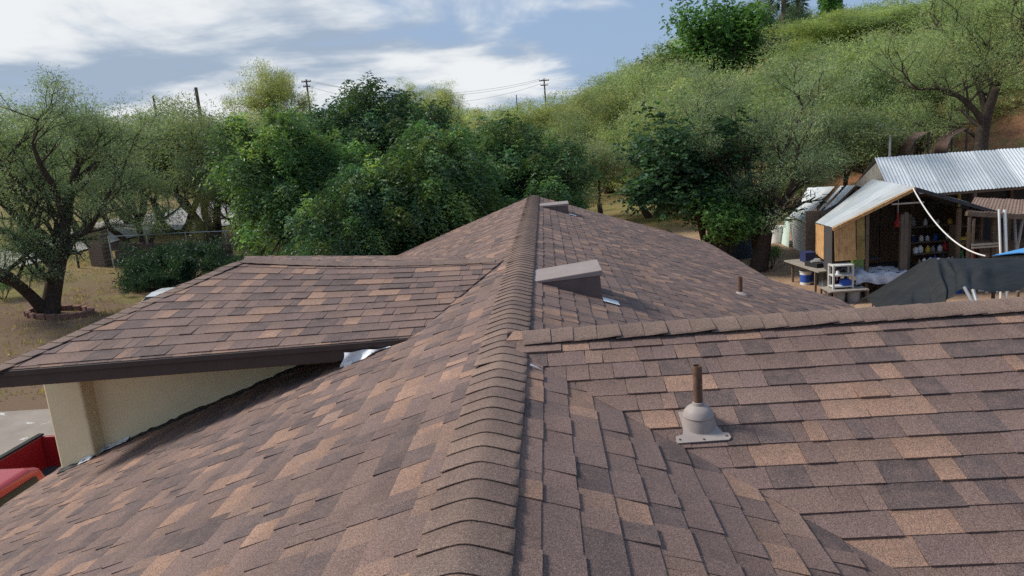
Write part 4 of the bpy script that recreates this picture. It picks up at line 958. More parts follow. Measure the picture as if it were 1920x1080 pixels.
pa, pb = on_z(1465, 457, 0), on_z(1479, 464, 0)
MB().prism([pa, pb, on_y(1483, 405, pb[1]), on_y(1472, 404, pa[1])], (.02, .03, 0)).build('mint_panel', MINT, lt)

# brown lean-to and timber rack at the right edge
bs = thing('brown_awning', 'sagging brown sheet awning on posts right of the workshop', 'awning', (14.2, 21.3, 0))
a0, a1, a2, a3 = on_y(1812, 396, 20.3), on_y(1945, 404, 20.3), on_y(1945, 376, 22.6), on_y(1828, 370, 22.6)
for i in range(4):
    u0, u1 = i / 4, (i + 1) / 4 + .01; corr(a0 + (a1 - a0) * u0 + (0, 0, .004 * i), a0 + (a1 - a0) * u1 + (0, 0, .004 * i), a3 + (a2 - a3) * u1 + (0, 0, .004 * i), a3 + (a2 - a3) * u0 + (0, 0, .004 * i), 5, .008).build('roof_sheet', BROWN, bs)
bar([a0 - (0, 0, .07), a1 - (0, 0, .07)], .06, 'front_beam', TIMB, bs)
for u, y in ((.05, 0), (.55, 0), (.98, 0)):
    t_ = a0 + (a1 - a0) * u; bar([(t_[0], t_[1], 0), (t_[0], t_[1], t_[2] - .1)], .035, 'post', TIMB, bs)
    t_ = a3 + (a2 - a3) * u; bar([(t_[0], t_[1], 0), (t_[0], t_[1], t_[2] - .05)], .035, 'post', TIMB, bs)
rk = thing('timber_rack', 'weathered timber rack under the brown awning', 'rack', (12.9, 20.4, 0))
c0, c1 = on_y(1826, 410, 20.25), on_y(1872, 408, 20.25)
for c_ in (c0, c1): bar([(c_[0], 20.25, 0), (c_[0], 20.25, c_[2])], .03, 'post', TIMB, rk); bar([(c_[0], 21.0, 0), (c_[0], 21.0, c_[2])], .03, 'post', TIMB, rk)
for py in (457, 462):
    z_ = on_y(1850, py, 20.25)[2]; bar([(c0[0] - .05, 20.2, z_), (c1[0] + .05, 20.2, z_)], .025, 'rail', plain('pale_timber', (.42, .36, .29)), rk)
MB().box(((c0[0] + c1[0]) / 2, 20.62, on_y(1850, 459, 20.25)[2] + .03), (c1[0] - c0[0] + .1, .8, .03)).build('shelf', TIMB, rk)
PIPEW = plain('white_plastic', (.74, .75, .74), .4, var=.08)
for k, (x, y, x2, y2, lab) in enumerate(((1873, 392, 1880, 500, 'thin white pipe leaning on the brown awning, left of two'), (1884, 393, 1891, 498, 'thicker white pipe leaning on the brown awning, right of two'))):
    p, q = on_y(x, y, 19.85), on_y(x2, y2, 19.5); q[2] = 0.0
    o = MB().tube([p, (p + q) / 2 + (.02, 0, 0), q], .03 if k == 0 else .04, 10).build('pipe', PIPEW); tag(o, lab, 'pipe', 'pipes leaning on the awning')
for k, (x, y, x2, y2) in enumerate(((1918, 408, 1898, 470), (1902, 410, 1914, 468))):
    p, q = on_y(x, y, 20.9), on_y(x2, y2, 20.7); q[2] = 0.0
    o = MB().tube([p, (p + q) / 2, q], .04, 8).build('plank', plain('silver_timber', (.40, .38, .36), .8)); tag(o, ('grey pole slanting left under the brown awning', 'grey pole slanting right under the brown awning')[k], 'pole', 'poles under the awning')

# white hose sagging from the workshop gable to the tarp
p, q = on_y(1712, 353, Yf - .05), on_y(1848, 480, 16.9); pts = []
for i in range(25):
    u = i / 24; a = p + (q - p) * u; a[2] -= 1.15 * 4 * u * (1 - u) * .33; pts.append(a)
HOSE = plain('white_hose', (.78, .76, .72), .5, var=.1)
o = MB().tube(pts, .017, 8).build('hose', HOSE, smooth=True); tag(o, 'pale hose sagging from the workshop gable to the black tarp', 'hose')

# ------------------------------------------------------------------ black tarp on a frame, blue tarp
BT = plain('black_tarp', (.016, .018, .021), .62, var=.35, scale=3, bump=.06, bscale=3.0, spec=.3)
tp = thing('tarp_shelter', 'black tarp draped over a metal frame beyond the right roof ridge', 'tarp', (9.6, 16, 0))
rowsP = []
prof = [ # columns left to right: (px, py) at ridge line and at the front hem
 ((1632, 556, 17.6), (1634, 566, 17.2), (1648, 582, 16.4)), ((1668, 534, 17.4), (1668, 560, 16.6), (1668, 588, 15.6)), ((1705, 512, 17.2), (1705, 550, 16.2), (1705, 592, 15.2)),
 ((1735, 492, 17.0), (1738, 540, 16.0), (1740, 590, 15.0)), ((1755, 480, 16.8), (1762, 520, 15.9), (1768, 576, 15.0)), ((1770, 480, 16.7), (1790, 520, 15.8), (1784, 556, 15.1)),
 ((1790, 481, 16.6), (1806, 515, 15.6), (1806, 541, 15.0)), ((1830, 481, 16.5), (1838, 512, 15.5), (1838, 543, 14.9)), ((1880, 481, 16.4), (1886, 512, 15.4), (1886, 544, 14.8)), ((1935, 481, 16.3), (1940, 512, 15.3), (1940, 541, 14.7)), ((1990, 481, 16.2), (2000, 512, 15.2), (2000, 540, 14.6))]
RR = random.Random(9); cols = []
for c in prof:
    P = [on_y(*q) for q in c]; col = [P[0] + np.array((.1, 1.6, -.75)), P[0] + np.array((.02, .6, -.2)), P[0]]
    for a, b_ in ((P[0], P[1]), (P[1], P[2])):
        for k in (1, 2, 3): col.append(a + (b_ - a) * k / 3 + np.array((0, RR.gauss(0, .08), RR.gauss(0, .03))))
    cols.append(col)
fine = []
for i in range(len(cols) - 1):
    for k in range(3):
        u = k / 3; fine.append([np.array(cols[i][j]) * (1 - u) + np.array(cols[i + 1][j]) * u - np.array((0, -.03 * math.sin(u * 3.14) , .045 * math.sin(u * 3.14) * (j > 2))) for j in range(len(cols[0]))])
fine.append(cols[-1])
for i, r_ in enumerate(fine):
    f = .11 * math.sin(i * 1.9 + .6) + .05 * math.sin(i * 4.1)
    for j in range(3, len(r_)): r_[j] = np.array(r_[j]) + np.array((0, f * min(1, (j - 2) / 3), -.02 * abs(f) * 10 * (j % 3 == 1)))
o = MB().grid([r[::-1] for r in fine], .006).build('tarp', BT, tp, smooth=True); sm = o.modifiers.new('smooth', 'SUBSURF'); sm.levels = 2; sm.render_levels = 2
STEEL = plain('galvanised_pole', (.45, .47, .49), .4, metal=.6, var=.15)
for a, b_, c in (((1808, 538), (1836, 590), 14.95), ((1824, 543), (1842, 600), 14.6)):
    p, q = on_y(*a, c), on_y(*b_, c - .4); d_ = nrm(q - p); q = p + d_ * (p[2] / max(.2, -d_[2])); MB().tube([p, q], .035, 10).build('pole', STEEL, tp, smooth=True)
for x, y, c in ((1637, 562, 17.4),):
    p = on_y(x, y, c); MB().tube([p, (p[0] - .05, p[1], 0)], .02, 8).build('leg', plain('rust_rod', (.12, .06, .04)), tp)
for k in range(6):
    p = on_y(1850 + k * 20, 548 - k * .7, 14.75); MB().lathe(p, [(.02, -.005), (.02, .005), (.012, .005)], 8).build('eyelet', STEEL, tp)
for px in (1760, 1990):
    p = on_y(px, 484, 16.7); MB().tube([(p[0], p[1], 0), p], .03, 8).build('frame_post', STEEL, tp)
p0, p1, p2, p3 = on_y(1860, 479, 17.6), on_y(1960, 474, 17.6), on_y(1960, 462, 19), on_y(1902, 469, 19)
o = MB().grid([[p0, p3], [(p0 + p1) / 2 + (0, 0, .04), (p3 + p2) / 2 + (0, 0, .05)], [p1, p2]], .02)
BLUE = plain('blue_tarp', (.10, .36, .75), .45, var=.12); o = o.build('blue_tarp', BLUE, smooth=True); tag(o, 'bright blue tarp at the right edge behind the black tarp', 'tarp')
bt = thing('trestle', 'dark trestle table holding up the bright blue tarp', 'table', ((p0[0] + p1[0]) / 2, 18.2, 0))
MB().prism([p0 - (0, 0, .08), p1 - (0, 0, .08), p2 - (0, 0, .1), p3 - (0, 0, .1)], (0, 0, .04)).build('top', PLY, bt)
for q in (p0 + (.15, .1, 0), p1 + (-.1, .1, 0), p2 + (-.1, -.1, 0), p3 + (.1, -.1, 0)): bar([(q[0], q[1], 0), q - (0, 0, .09)], .03, 'leg', TIMB, bt)

# ------------------------------------------------------------------ things in and round the workshop
def color(name, c, rough=.5): return plain('paint_' + name, c, rough, var=.12, scale=9)
CL = {'white': (.75, .76, .76), 'blue': (.03, .09, .42), 'navy': (.02, .03, .10), 'red': (.42, .03, .03), 'yellow': (.62, .42, .05), 'green': (.06, .28, .10), 'lime': (.42, .55, .16), 'black': (.02, .02, .022), 'grey': (.26, .27, .28), 'brown': (.26, .16, .09), 'tan': (.45, .33, .2), 'pink': (.55, .30, .27)}
def bucket(x, y, z, r, h, c, label, band=None, group='buckets and tubs', cat='bucket', name='bucket'):
    o = thing(name, label, cat, (x, y, z), group); MB().lathe((x, y, z), [(r * .86, 0), (r * .97, h * .93), (r * 1.04, h * .94), (r * 1.04, h), (r * .95, h), (r * .9, h * .9)], 18).build('body', color(c, CL[c]), o, smooth=True)
    if band: MB().lathe((x, y, z + h * .2), [(r * .90, 0), (r * .96, h * .55)], 18).build('wrap', color(band, CL[band]), o, smooth=True)
    pts = [(x + r * math.cos(a) * 1.03, y - .01, z + h * .86 - abs(math.sin(a)) * r * .9 * -.35) for a in np.linspace(0, math.pi, 9)]
    MB().tube(pts, .006, 6).build('handle', STEEL, o); return o
def crate(x, y, z, w, d, h, c, label, group='boxes in the workshop', name='box', lid=True, rz=0):
    o = thing(name, label, 'box', (x, y, z), group); MB().box((x, y, z + h / 2), (w, d, h), rz).build('body', color(c, CL[c], .8), o, bevel=.01)
    if lid: MB().box((x, y, z + h + .012), (w * 1.04, d * 1.04, .025), rz).build('lid', color(c, CL[c], .8), o)
    return o
def bottle(x, y, z, r, h, c, cap, label):
    o = thing('jug', label, 'jug', (x, y, z), 'jugs and bottles on the workshop bench'); MB().lathe((x, y, z), [(r * .9, 0), (r, h * .05), (r, h * .6), (r * .7, h * .78), (r * .3, h * .86), (r * .3, h * .93)], 14).build('body', color(c, CL[c], .35), o, smooth=True)
    MB().lathe((x, y, z + h * .93), [(r * .36, 0), (r * .36, h * .08)], 10).build('cap', color(cap, CL[cap]), o); return o
# shelf stand under the chipboard, with tubs below
sx0, sx1 = on_y(1561, 510, 20.35)[0], on_y(1597, 510, 20.35)[0]; st_ = thing('shelf_stand', 'small white open shelf below the chipboard panel', 'shelf', ((sx0 + sx1) / 2, 20.4, .42))
WP = color('worn white', (.58, .57, .55), .7)
for x in (sx0, sx1):
    for y in (20.27, 20.6): MB().box((x, y, .76), (.05, .05, .72)).build('upright', WP, st_)
for z_ in (.47, .80, 1.09): MB().box(((sx0 + sx1) / 2, 20.44, z_), (sx1 - sx0 + .04, .40, .035)).build('shelf', WP, st_)
st2 = thing('low_platform', 'low plank platform under the white shelf, tubs beneath', 'platform', ((sx0 + sx1) / 2, 20.4, 0))
MB().box(((sx0 + sx1) / 2 + .08, 20.38, .385), (1.1, .75, .04)).build('top', plain('grey_plank', (.33, .29, .25)), st2)
for x in (sx0 - .2, sx1 + .35):
    for y in (20.1, 20.66): MB().box((x, y, .18), (.06, .06, .36)).build('leg', TIMB, st2)
bucket(sx0 + .16, 20.25, 0, .17, .34, 'grey', 'grey tub below the platform, left of two', group='tubs under the platform'); bucket(sx0 + .56, 20.25, 0, .2, .34, 'grey', 'grey tub below the platform, right of two', group='tubs under the platform')
crate(sx1 - .17, 20.40, .4875, .24, .24, .15, 'blue', 'blue bin on the bottom of the white shelf'); bottle(sx0 + .17, 20.4, .8175, .05, .13, 'white', 'grey', 'small white jar on the middle of the white shelf')
# side bench with buckets, left of the workshop
g0 = on_ground(1545, 535); sb_ = thing('side_bench', 'low plank bench with junk along the dark side wall', 'bench', (g0[0] - .15, g0[1] + .9, 0))
e0 = on_z(1497, 487, .75); e1 = on_z(1555, 506, .75)
MB().box(((e0[0] + e1[0]) / 2 - .05, (e0[1] + e1[1]) / 2, .73), (.75, 2.3, .04), rz=.12).build('top', plain('grey_plank', (.33, .29, .25)), sb_)
for dx_, dy_ in ((-.3, -1), (.3, -1), (-.3, 1), (.3, 1)): MB().box(((e0[0] + e1[0]) / 2 + dx_, (e0[1] + e1[1]) / 2 + dy_, .355), (.06, .06, .71)).build('leg', TIMB, sb_)
bx_, by_ = (e0[0] + e1[0]) / 2, (e0[1] + e1[1]) / 2
crate(bx_, by_ - .3, .75, .45, .6, .14, 'black', 'black tray on the side bench', lid=False, group='junk on the side bench', rz=.3); crate(bx_ + .05, by_ + .6, .75, .35, .4, .30, 'navy', 'dark blue box on the side bench', group='junk on the side bench', rz=.1)
for i in range(3): MB().box((bx_ - .05 + i * .06, by_ - .35 + i * .12, .91 + .01 * i), (.3, .18, .03), rz=.5 * i).build('folded_sheet', color('grey', CL['grey'])); o = bpy.context.scene.objects[-1]; tag(o, ('grey folded sheet on the black tray, leftmost', 'grey folded sheet on the black tray, middle', 'grey folded sheet on the black tray, rightmost')[i], 'sheet', 'folded sheets')
p = on_z(1511, 533, 0); bucket(p[0], p[1], 0, .20, .46, 'white', 'tall white and blue bucket on the dirt beside the side bench', 'blue'); p = on_z(1527, 530, 0); bucket(p[0] + .06, p[1] + .25, 0, .19, .44, 'blue', 'blue bucket just right of the white and blue bucket')
# table with a crumpled sheet
tx0, tx1 = on_y(1604, 500, 20.6)[0], on_y(1697, 500, 20.6)[0]; tb_ = thing('work_table', 'low table under a pale crumpled sheet in front of the workshop', 'table', ((tx0 + tx1) / 2, 20.9, 0))
MB().box(((tx0 + tx1) / 2, 20.95, .70), (tx1 - tx0, .95, .05)).build('top', PLY, tb_)
for x in (tx0 + .08, tx1 - .08):
    for y in (20.55, 21.35): MB().box((x, y, .34), (.07, .07, .68)).build('leg', DPLY, tb_)
P = []; RR = random.Random(4)
for i in range(25):
    u = i / 24; x = tx0 - .06 + (tx1 - tx0 + .1) * u; row = [(x, 21.45, .70), (x, 21.42, .745)]
    for j in range(8):
        v = j / 7; row.append((x, 21.4 - .92 * v, .745 + .035 * math.sin(u * 19 + v * 5) * math.sin(v * 9 + u * 3) + abs(RR.gauss(0, .003)) + (.14 * math.exp(-((u - .2) / .1) ** 2 - ((v - .5) / .3) ** 2))))
    hem = .30 + .16 * math.sin(u * 9) * (1 - u) + .1 * u
    row += [(x, 20.44, .70), (x + RR.gauss(0, .01), 20.42 - .03 * math.sin(u * 22), .70 - (.70 - .3 - hem * .4) * .5), (x, 20.42 - .04 * math.sin(u * 22), max(.33, .28 + hem * .55))]
    P.append(row)
o = MB().grid([r[::-1] for r in P], .004).build('crumpled_sheet', plain('pale_cloth', (.56, .58, .64), .9, var=.45, scale=4, c2=(.30, .34, .44)), smooth=True); tag(o, 'pale grey blue crumpled sheet draped over the low table', 'cloth')
crate((tx0 + tx1) / 2 - .13, 21.75, .72, .42, .3, .26, 'lime', 'pale green box behind the crumpled sheet'); crate((tx0 + tx1) / 2 - .28, 22.0, .99, .4, .32, .2, 'pink', 'pinkish box stacked behind the pale green box')
bn = thing('rear_bench', 'dark bench across the workshop behind the sheet covered table', 'bench', (10.9, 22.0, 0)); MB().box((10.45, 21.95, .69), (2.2, .7, .05)).build('top', DPLY, bn); MB().box((10.2, 21.95, .955), (.6, .5, .05)).build('riser', DPLY, bn)
for x in (9.45, 11.45):
    for y in (21.7, 22.2): MB().box((x, y, .335), (.07, .07, .67)).build('leg', DPLY, bn)
crate(on_y(1697, 490, 20.5)[0] + .05, 20.75, .0, .5, .45, .62, 'tan', 'open tan carton on the floor right of the sheet covered table', lid=False); 
# right-hand bench and shelves full of jugs
wx0, wx1 = on_y(1712, 480, 21.6)[0], on_y(1812, 480, 21.6)[0]
wb = thing('jug_bench', 'stepped bench loaded with jugs along the right side of the workshop', 'bench', ((wx0 + wx1) / 2, 22, 0)); LV = []
for k, (y, z_) in enumerate(((21.3, .78), (21.8, 1.05), (22.3, 1.32), (22.7, 1.75))):
    MB().box(((wx0 + wx1) / 2 + .05, y, z_ - .02), (wx1 - wx0 + .1, .5, .04)).build('shelf', TIMB if k != 1 else PLY, wb); LV.append((y, z_))
for x in (wx0 + .02, wx1 + .08):
    for y, z_ in LV: MB().box((x, y + .15, (z_ - .04) / 2), (.05, .05, z_ - .04)).build('leg', TIMB, wb)
RR = random.Random(31); cols_ = ['white', 'white', 'grey', 'white', 'red', 'white', 'blue', 'tan', 'white', 'black', 'white', 'yellow', 'white', 'navy', 'grey', 'white']; tier = ('lowest', 'second', 'third', 'top')
for k, (y, z_) in enumerate(LV):
    nj_ = (9, 9, 8, 5)[k]
    for i in range(nj_):
        x = wx0 + .1 + (wx1 - wx0 - .1) * i / (nj_ - 1); c = cols_[(i * 3 + k * 5) % 16]; pos = ('first', 'second', 'third', 'fourth', 'fifth', 'sixth', 'seventh', 'eighth', 'ninth')[i]
        bottle(x, y - .08 + RR.uniform(-.07, .07), z_, RR.uniform(.055, .085), RR.uniform(.17, .27), c, RR.choice(('red', 'white', 'blue')), f'{c} jug, {pos} from the left on the {tier[k]} step of the jug bench')
px = on_y(1812, 445, 21.2)[0]; rs = thing('tall_shelf', 'dark tall shelf at the right side of the workshop mouth', 'shelf', (px, 21.3, 0))
for x in (px - .32, px + .32): MB().box((x, 21.3, .95), (.04, .4, 1.9)).build('side', TIMB, rs)
for z_ in (.4, .85, 1.3, 1.86): MB().box((px, 21.3, z_), (.6, .38, .03)).build('shelf', TIMB, rs)
bucket(px + .12, 21.25, 1.315, .13, .33, 'yellow', 'yellow tub on the tall shelf'); bucket(px - .17, 21.25, .865, .13, .28, 'green', 'green tub on the tall shelf', group='buckets and tubs'); crate(px - .12, 21.25, 1.315, .22, .25, .2, 'yellow', 'yellow carton left of the yellow tub on the tall shelf'); crate(px + .14, 21.25, .865, .26, .25, .24, 'red', 'red box on the tall shelf'); crate(px, 21.25, .415, .4, .25, .3, 'blue', 'blue box at the bottom of the tall shelf')
p = on_y(1790, 480, 20.6); bucket(p[0], 20.6, 0, .27, .95, 'blue', 'tall blue barrel at the workshop mouth', cat='barrel', name='barrel'); p = on_y(1806, 478, 20.9); bucket(p[0] + .1, 20.9, 0, .24, .9, 'green', 'green barrel behind the blue barrel', cat='barrel', name='barrel'); p = on_y(1733, 495, 20.9); crate(p[0], 20.75, 0, .45, .4, .66, 'red', 'red crate on the floor before the jug bench')
p = on_y(1684, 385, 21.2); o = MB().lathe((p[0], 21.2, 1.98), [(.02, .42), (.025, .25), (.10, .12), (.085, .0)], 12).build('lantern', color('red', CL['red'])); tag(o, 'small red lantern hanging in the dark workshop mouth', 'lantern')
MB_ = bar([(p[0], 21.2, 2.38), (p[0], 21.2, 2.92)], .008, 'hanger', STEEL, o)
RR = random.Random(77)
for i in range(14):
    c = ('white', 'blue', 'tan', 'red', 'grey', 'yellow', 'white', 'brown', 'navy', 'white', 'green', 'tan', 'grey', 'red')[i]; x = wx0 - .05 + (wx1 - wx0) * (i % 7) / 6.5 + RR.uniform(-.04, .04); row = i // 7
    w = RR.uniform(.17, .24); h = RR.uniform(.2, .32) if row else RR.uniform(.55, .68)
    crate(x, 20.45 + .0 * i + (.42 if row == 0 else .72) - .3, 0 if row == 0 else .78, w, .24, h if row == 0 else .0 + h * .6, c, f'{c} carton, {("first", "second", "third", "fourth", "fifth", "sixth", "seventh")[i % 7]} from the left ' + ('in the floor row before the jug bench' if row == 0 else 'at the front lip of the jug bench'), group='cartons by the jug bench', rz=RR.uniform(-.2, .2)) if row == 0 else bottle(x, 21.12, .78, .05, .16, c, 'white', f'small {c} bottle, {("first", "second", "third", "fourth", "fifth", "sixth", "seventh")[i % 7]} from the left along the front lip of the jug bench')
# dark tank and bits of junk under the trees
p = on_ground(1398, 492); tk = thing('tank', 'dark blue grey water tank in the shade under the trees', 'tank', (p[0], p[1] + 1.5, 0)); MB().lathe((p[0], p[1] + 1.5, 0), [(.75, 0), (.75, 1.45), (.70, 1.55), (.25, 1.72), (.25, 1.8)], 24).build('body', color('tank', (.05, .07, .10)), tk, smooth=True); MB().lathe((p[0], p[1] + 1.5, 1.8), [(.28, 0), (.28, .06), (.1, .1)], 16).build('lid', color('tank', (.05, .07, .10)), tk)
p = on_ground(1457, 455); bucket(p[0], p[1], 0, .35, .75, 'white', 'white drum at the end of the dirt path by the mint panel', cat='drum', name='drum')
# old arched frames covered with shade net on the bank
NETM = plain('shade_net', (.10, .065, .055), .9, var=.3)
def arch(label, pxa, pxb, ptop, pya, pyt, Y):
    a, c, t_ = on_y(pxa, pya, Y), on_y(pxb, pya, Y), on_y(ptop, pyt, Y); o = thing('arched_frame', label, 'arched frame', ((a[0] + c[0]) / 2, Y + .5, float(T((a[0] + c[0]) / 2, Y))), 'arched frames behind the long shed')
    for dy_ in (0, 1.1):
        pts = [a + (0, dy_, -.8), a + (0, dy_, 0), a * .45 + t_ * .55 + np.array((-.25, dy_, .12)), t_ + (0, dy_, 0), np.array((t_[0] + .02, t_[1] + dy_, a[2] - .8))]; MB().tube(pts, .04, 6).build('hoop', plain('dark_pipe', (.07, .06, .065)), o)
    P = [[q + np.array((0, s, 0)) for s in (0, .37, .74, 1.1)] for q in [a + (0, 0, -.5), a, a * .7 + t_ * .3 + (-.18, 0, .06), a * .45 + t_ * .55 + np.array((-.25, 0, .12)), a * .2 + t_ * .8 + (-.12, 0, .06), t_]]
    MB().grid(P, .01).build('net', NETM, o)
arch('brown net covered half arch on the bank, left of two', 1707, 1742, 1741, 292, 247, 31.5); arch('dark net covered half arch on the bank, right of two', 1774, 1817, 1813, 288, 240, 31.5)
p = on_y(1668, 296, 31.5); o = MB().tube([(p[0], 31.5, float(T(p[0], 31.5)) - .1), (p[0], 31.5, on_y(1668, 252, 31.5)[2])], .05, 8).build('fence_post', STEEL); tag(o, 'grey fence post on the bank left of the arched frames', 'post')

# ------------------------------------------------------------------ red pickup under the eave, white car
def car_paint(name, c):
    m, t, n, L, b = mat_base(name); b.inputs['Base Color'].default_value = (*c, 1); b.inputs['Roughness'].default_value = .35; b.inputs['Coat Weight'].default_value = .7; b.inputs['Coat Roughness'].default_value = .08
    g = n('ShaderNodeTexNoise', i_Scale=3.0, i_Detail=5.0); r = n('ShaderNodeMapRange'); L(g.outputs[0], r.inputs[0]); r.inputs[3].default_value = .25; r.inputs[4].default_value = .55; L(r.outputs[0], b.inputs['Roughness']); return m
RED = car_paint('red_paint', (.36, .018, .022)); CWH = car_paint('white_paint', (.76, .78, .80)); GLASS = plain('car_glass', (.010, .013, .017), .12, var=.1, spec=.35); RUB = plain('rubber', (.018, .018, .018), .85); CHR = plain('chrome', (.6, .6, .6), .25, metal=.9)
def wheel(o, x, y, r=.36):
    sgn = 1 if x > OFF[o.name][0] else -1; m = MB(); k = 20; P = []
    for xx, rr in ((-.11, r * .6), (-.11, r * .95), (-.07, r), (.07, r), (.11, r * .95), (.11, r * .6)): P.append([(x + xx, y + rr * math.cos(a), r + .01 + rr * math.sin(a)) for a in np.linspace(0, 2 * math.pi, k + 1)])
    w = m.grid(P).build('wheel', RUB, o, smooth=True)
    m = MB(); P = [[(x + sgn * xx, y + rr * math.cos(a), r + .01 + rr * math.sin(a)) for a in np.linspace(0, 2 * math.pi, k + 1)] for xx, rr in ((.10, r * .62), (.06, r * .5), (.09, .05), (.09, .001))]; m.grid(P).build('rim', CHR, w)
tx, hw = -7.12, .97; pk = thing('pickup_truck', 'red pickup truck with an open empty bed parked beside the house pillar', 'truck', (tx, 7.5, 0))
def xs_(pts, w, name, mat, par, bevel=.04): # side profile (y,z) extruded across the truck
    return MB().prism([(tx - w, y, z) for y, z in pts], (2 * w, 0, 0)).build(name, mat, par, bevel=bevel)
xs_([(8.02, .55), (4.75, .55), (4.72, .9), (4.85, 1.08), (6.3, 1.18), (8.02, 1.18)], hw, 'body', RED, pk)
cabp = [(8.0, 1.17), (6.25, 1.17), (6.85, 1.70), (7.05, 1.755), (7.75, 1.755), (7.9, 1.70)]
m = MB(); ci = [(y, z) for y, z in cabp]; inset = [0, 0, .13, .17, .17, .13]
lv = [(tx - hw + .02 + i, y, z) for (y, z), i in zip(ci, inset)]; rv = [(tx + hw - .02 - i, y, z) for (y, z), i in zip(ci, inset)]; b_ = len(m.v); m.v += lv + rv; m.f += [tuple(range(5, -1, -1)), tuple(range(6, 12))] + [(i, (i + 1) % 6, 6 + (i + 1) % 6, 6 + i) for i in range(6)]
cab = m.build('cab', RED, pk, bevel=.05, seg=3)
for s in (-1, 1):
    e = lambda y, z, k: (tx + s * (hw - .02 - .13 * (z - 1.17) / .53 + .006), y, z)
    MB().prism([e(6.62, 1.24, 0), e(7.82, 1.24, 0), e(7.76, 1.64, 0), e(6.98, 1.64, 0)], (s * .006, 0, 0)).build('side_window', GLASS, pk)
    MB().box((tx + s * (hw + .1), 6.5, 1.25), (.2, .12, .16)).build('mirror', RUB, pk)
    MB().prism([(tx + s * hw, 8.06, .5), (tx + s * hw, 10.15, .5), (tx + s * hw, 10.15, 1.25), (tx + s * hw, 8.06, 1.25)], (-s * .07, 0, 0)).build('bed_side', RED, pk, bevel=.02)
    MB().box((tx + s * (hw - .035), 9.1, 1.265), (.09, 2.1, .03)).build('bed_rail', RUB, pk)
    MB().box((tx + s * .72, 4.70, .86), (.3, .06, .16)).build('headlight', plain('lamp_glass', (.7, .7, .66), .15), pk, bevel=.02); MB().box((tx + s * .9, 10.17, .85), (.12, .05, .3)).build('tail_light', color('red', CL['red']), pk)
    for y in (5.65, 9.1): wheel(pk, tx + s * (hw - .08), y)
MB().prism([(tx - .72, 7.945, 1.26), (tx + .72, 7.945, 1.26), (tx + .66, 7.90, 1.62), (tx - .66, 7.90, 1.62)], (0, .012, 0)).build('rear_window', GLASS, pk); MB().prism([(tx - .8, 6.30, 1.24), (tx + .8, 6.30, 1.24), (tx + .72, 6.72, 1.62), (tx - .72, 6.72, 1.62)], (0, -.014, .01)).build('windshield', GLASS, pk)
MB().box((tx, 9.1, .70), (2 * hw - .16, 2.08, .06)).build('bed_floor', plain('bed_liner', (.05, .055, .06), .8), pk); MB().box((tx, 8.09, .95), (2 * hw - .16, .05, .56)).build('bed_front', RED, pk)
MB().box((tx, 10.12, .90), (2 * hw - .15, .06, .68)).build('tailgate', RED, pk, bevel=.01); MB().box((tx, 10.26, .55), (1.9, .14, .18)).build('bumper', CHR, pk, bevel=.02); MB().box((tx, 4.66, .58), (1.9, .14, .2)).build('bumper', CHR, pk, bevel=.02); MB().box((tx, 4.70, .86), (1.1, .04, .18)).build('grille', RUB, pk)
for k in range(9): MB().box((tx - .8 + k * .2, 10.085, .92), (.03, .012, .55)).build('tailgate_rib', RED, pk)
p = on_z(275, 552, 1.43); cxw, cyw = p[0] + .55, p[1] + .5; zc_ = float(T(cxw, cyw)); wc = thing('car', 'white car showing its roof and windscreen beyond the left roof hip', 'car', (cxw, cyw, zc_))
def loft(prof, name, mat, bevel=.05):
    m = MB(); k = len(prof); m.v += [(cxw - w, cyw + y, zc_ + z) for y, z, w in prof] + [(cxw + w, cyw + y, zc_ + z) for y, z, w in prof]; m.f += [tuple(range(k - 1, -1, -1)), tuple(range(k, 2 * k))] + [(i, (i + 1) % k, k + (i + 1) % k, k + i) for i in range(k)]; return m.build(name, mat, wc, bevel=bevel, seg=3)
loft([(-2.2, .35, .82), (2.2, .35, .82), (2.25, .62, .84), (2.1, .92, .84), (1.2, .98, .86), (-1.1, .94, .86), (-2.0, .82, .82), (-2.25, .6, .8)], 'body', CWH)
loft([(-1.15, .93, .80), (1.55, .97, .80), (1.0, 1.36, .66), (.45, 1.44, .62), (-.15, 1.43, .62), (-.45, 1.36, .64)], 'cabin', CWH)
for s in (-1, 1):
    MB().prism([(cxw + s * .795, cyw - .75, zc_ + 1.0), (cxw + s * .795, cyw + 1.2, zc_ + 1.0), (cxw + s * .69, cyw + .85, zc_ + 1.32), (cxw + s * .68, cyw - .35, zc_ + 1.33)], (s * .012, 0, .004)).build('side_window', GLASS, wc)
    for y in (-1.4, 1.35): wheel(wc, cxw + s * .76, cyw + y, .31)
    MB().box((cxw + s * .6, cyw - 2.16, zc_ + .68), (.3, .1, .12)).build('headlight', plain('lamp_glass', (.7, .7, .66)), wc)
MB().prism([(cxw - .70, cyw - 1.02, zc_ + 1.0), (cxw + .70, cyw - 1.02, zc_ + 1.0), (cxw + .58, cyw - .52, zc_ + 1.34), (cxw - .58, cyw - .52, zc_ + 1.34)], (0, -.012, .016)).build('windshield', GLASS, wc)
for o in list(wc.children):
    if o.name.startswith('wheel'): o.location.z += zc_ * 0

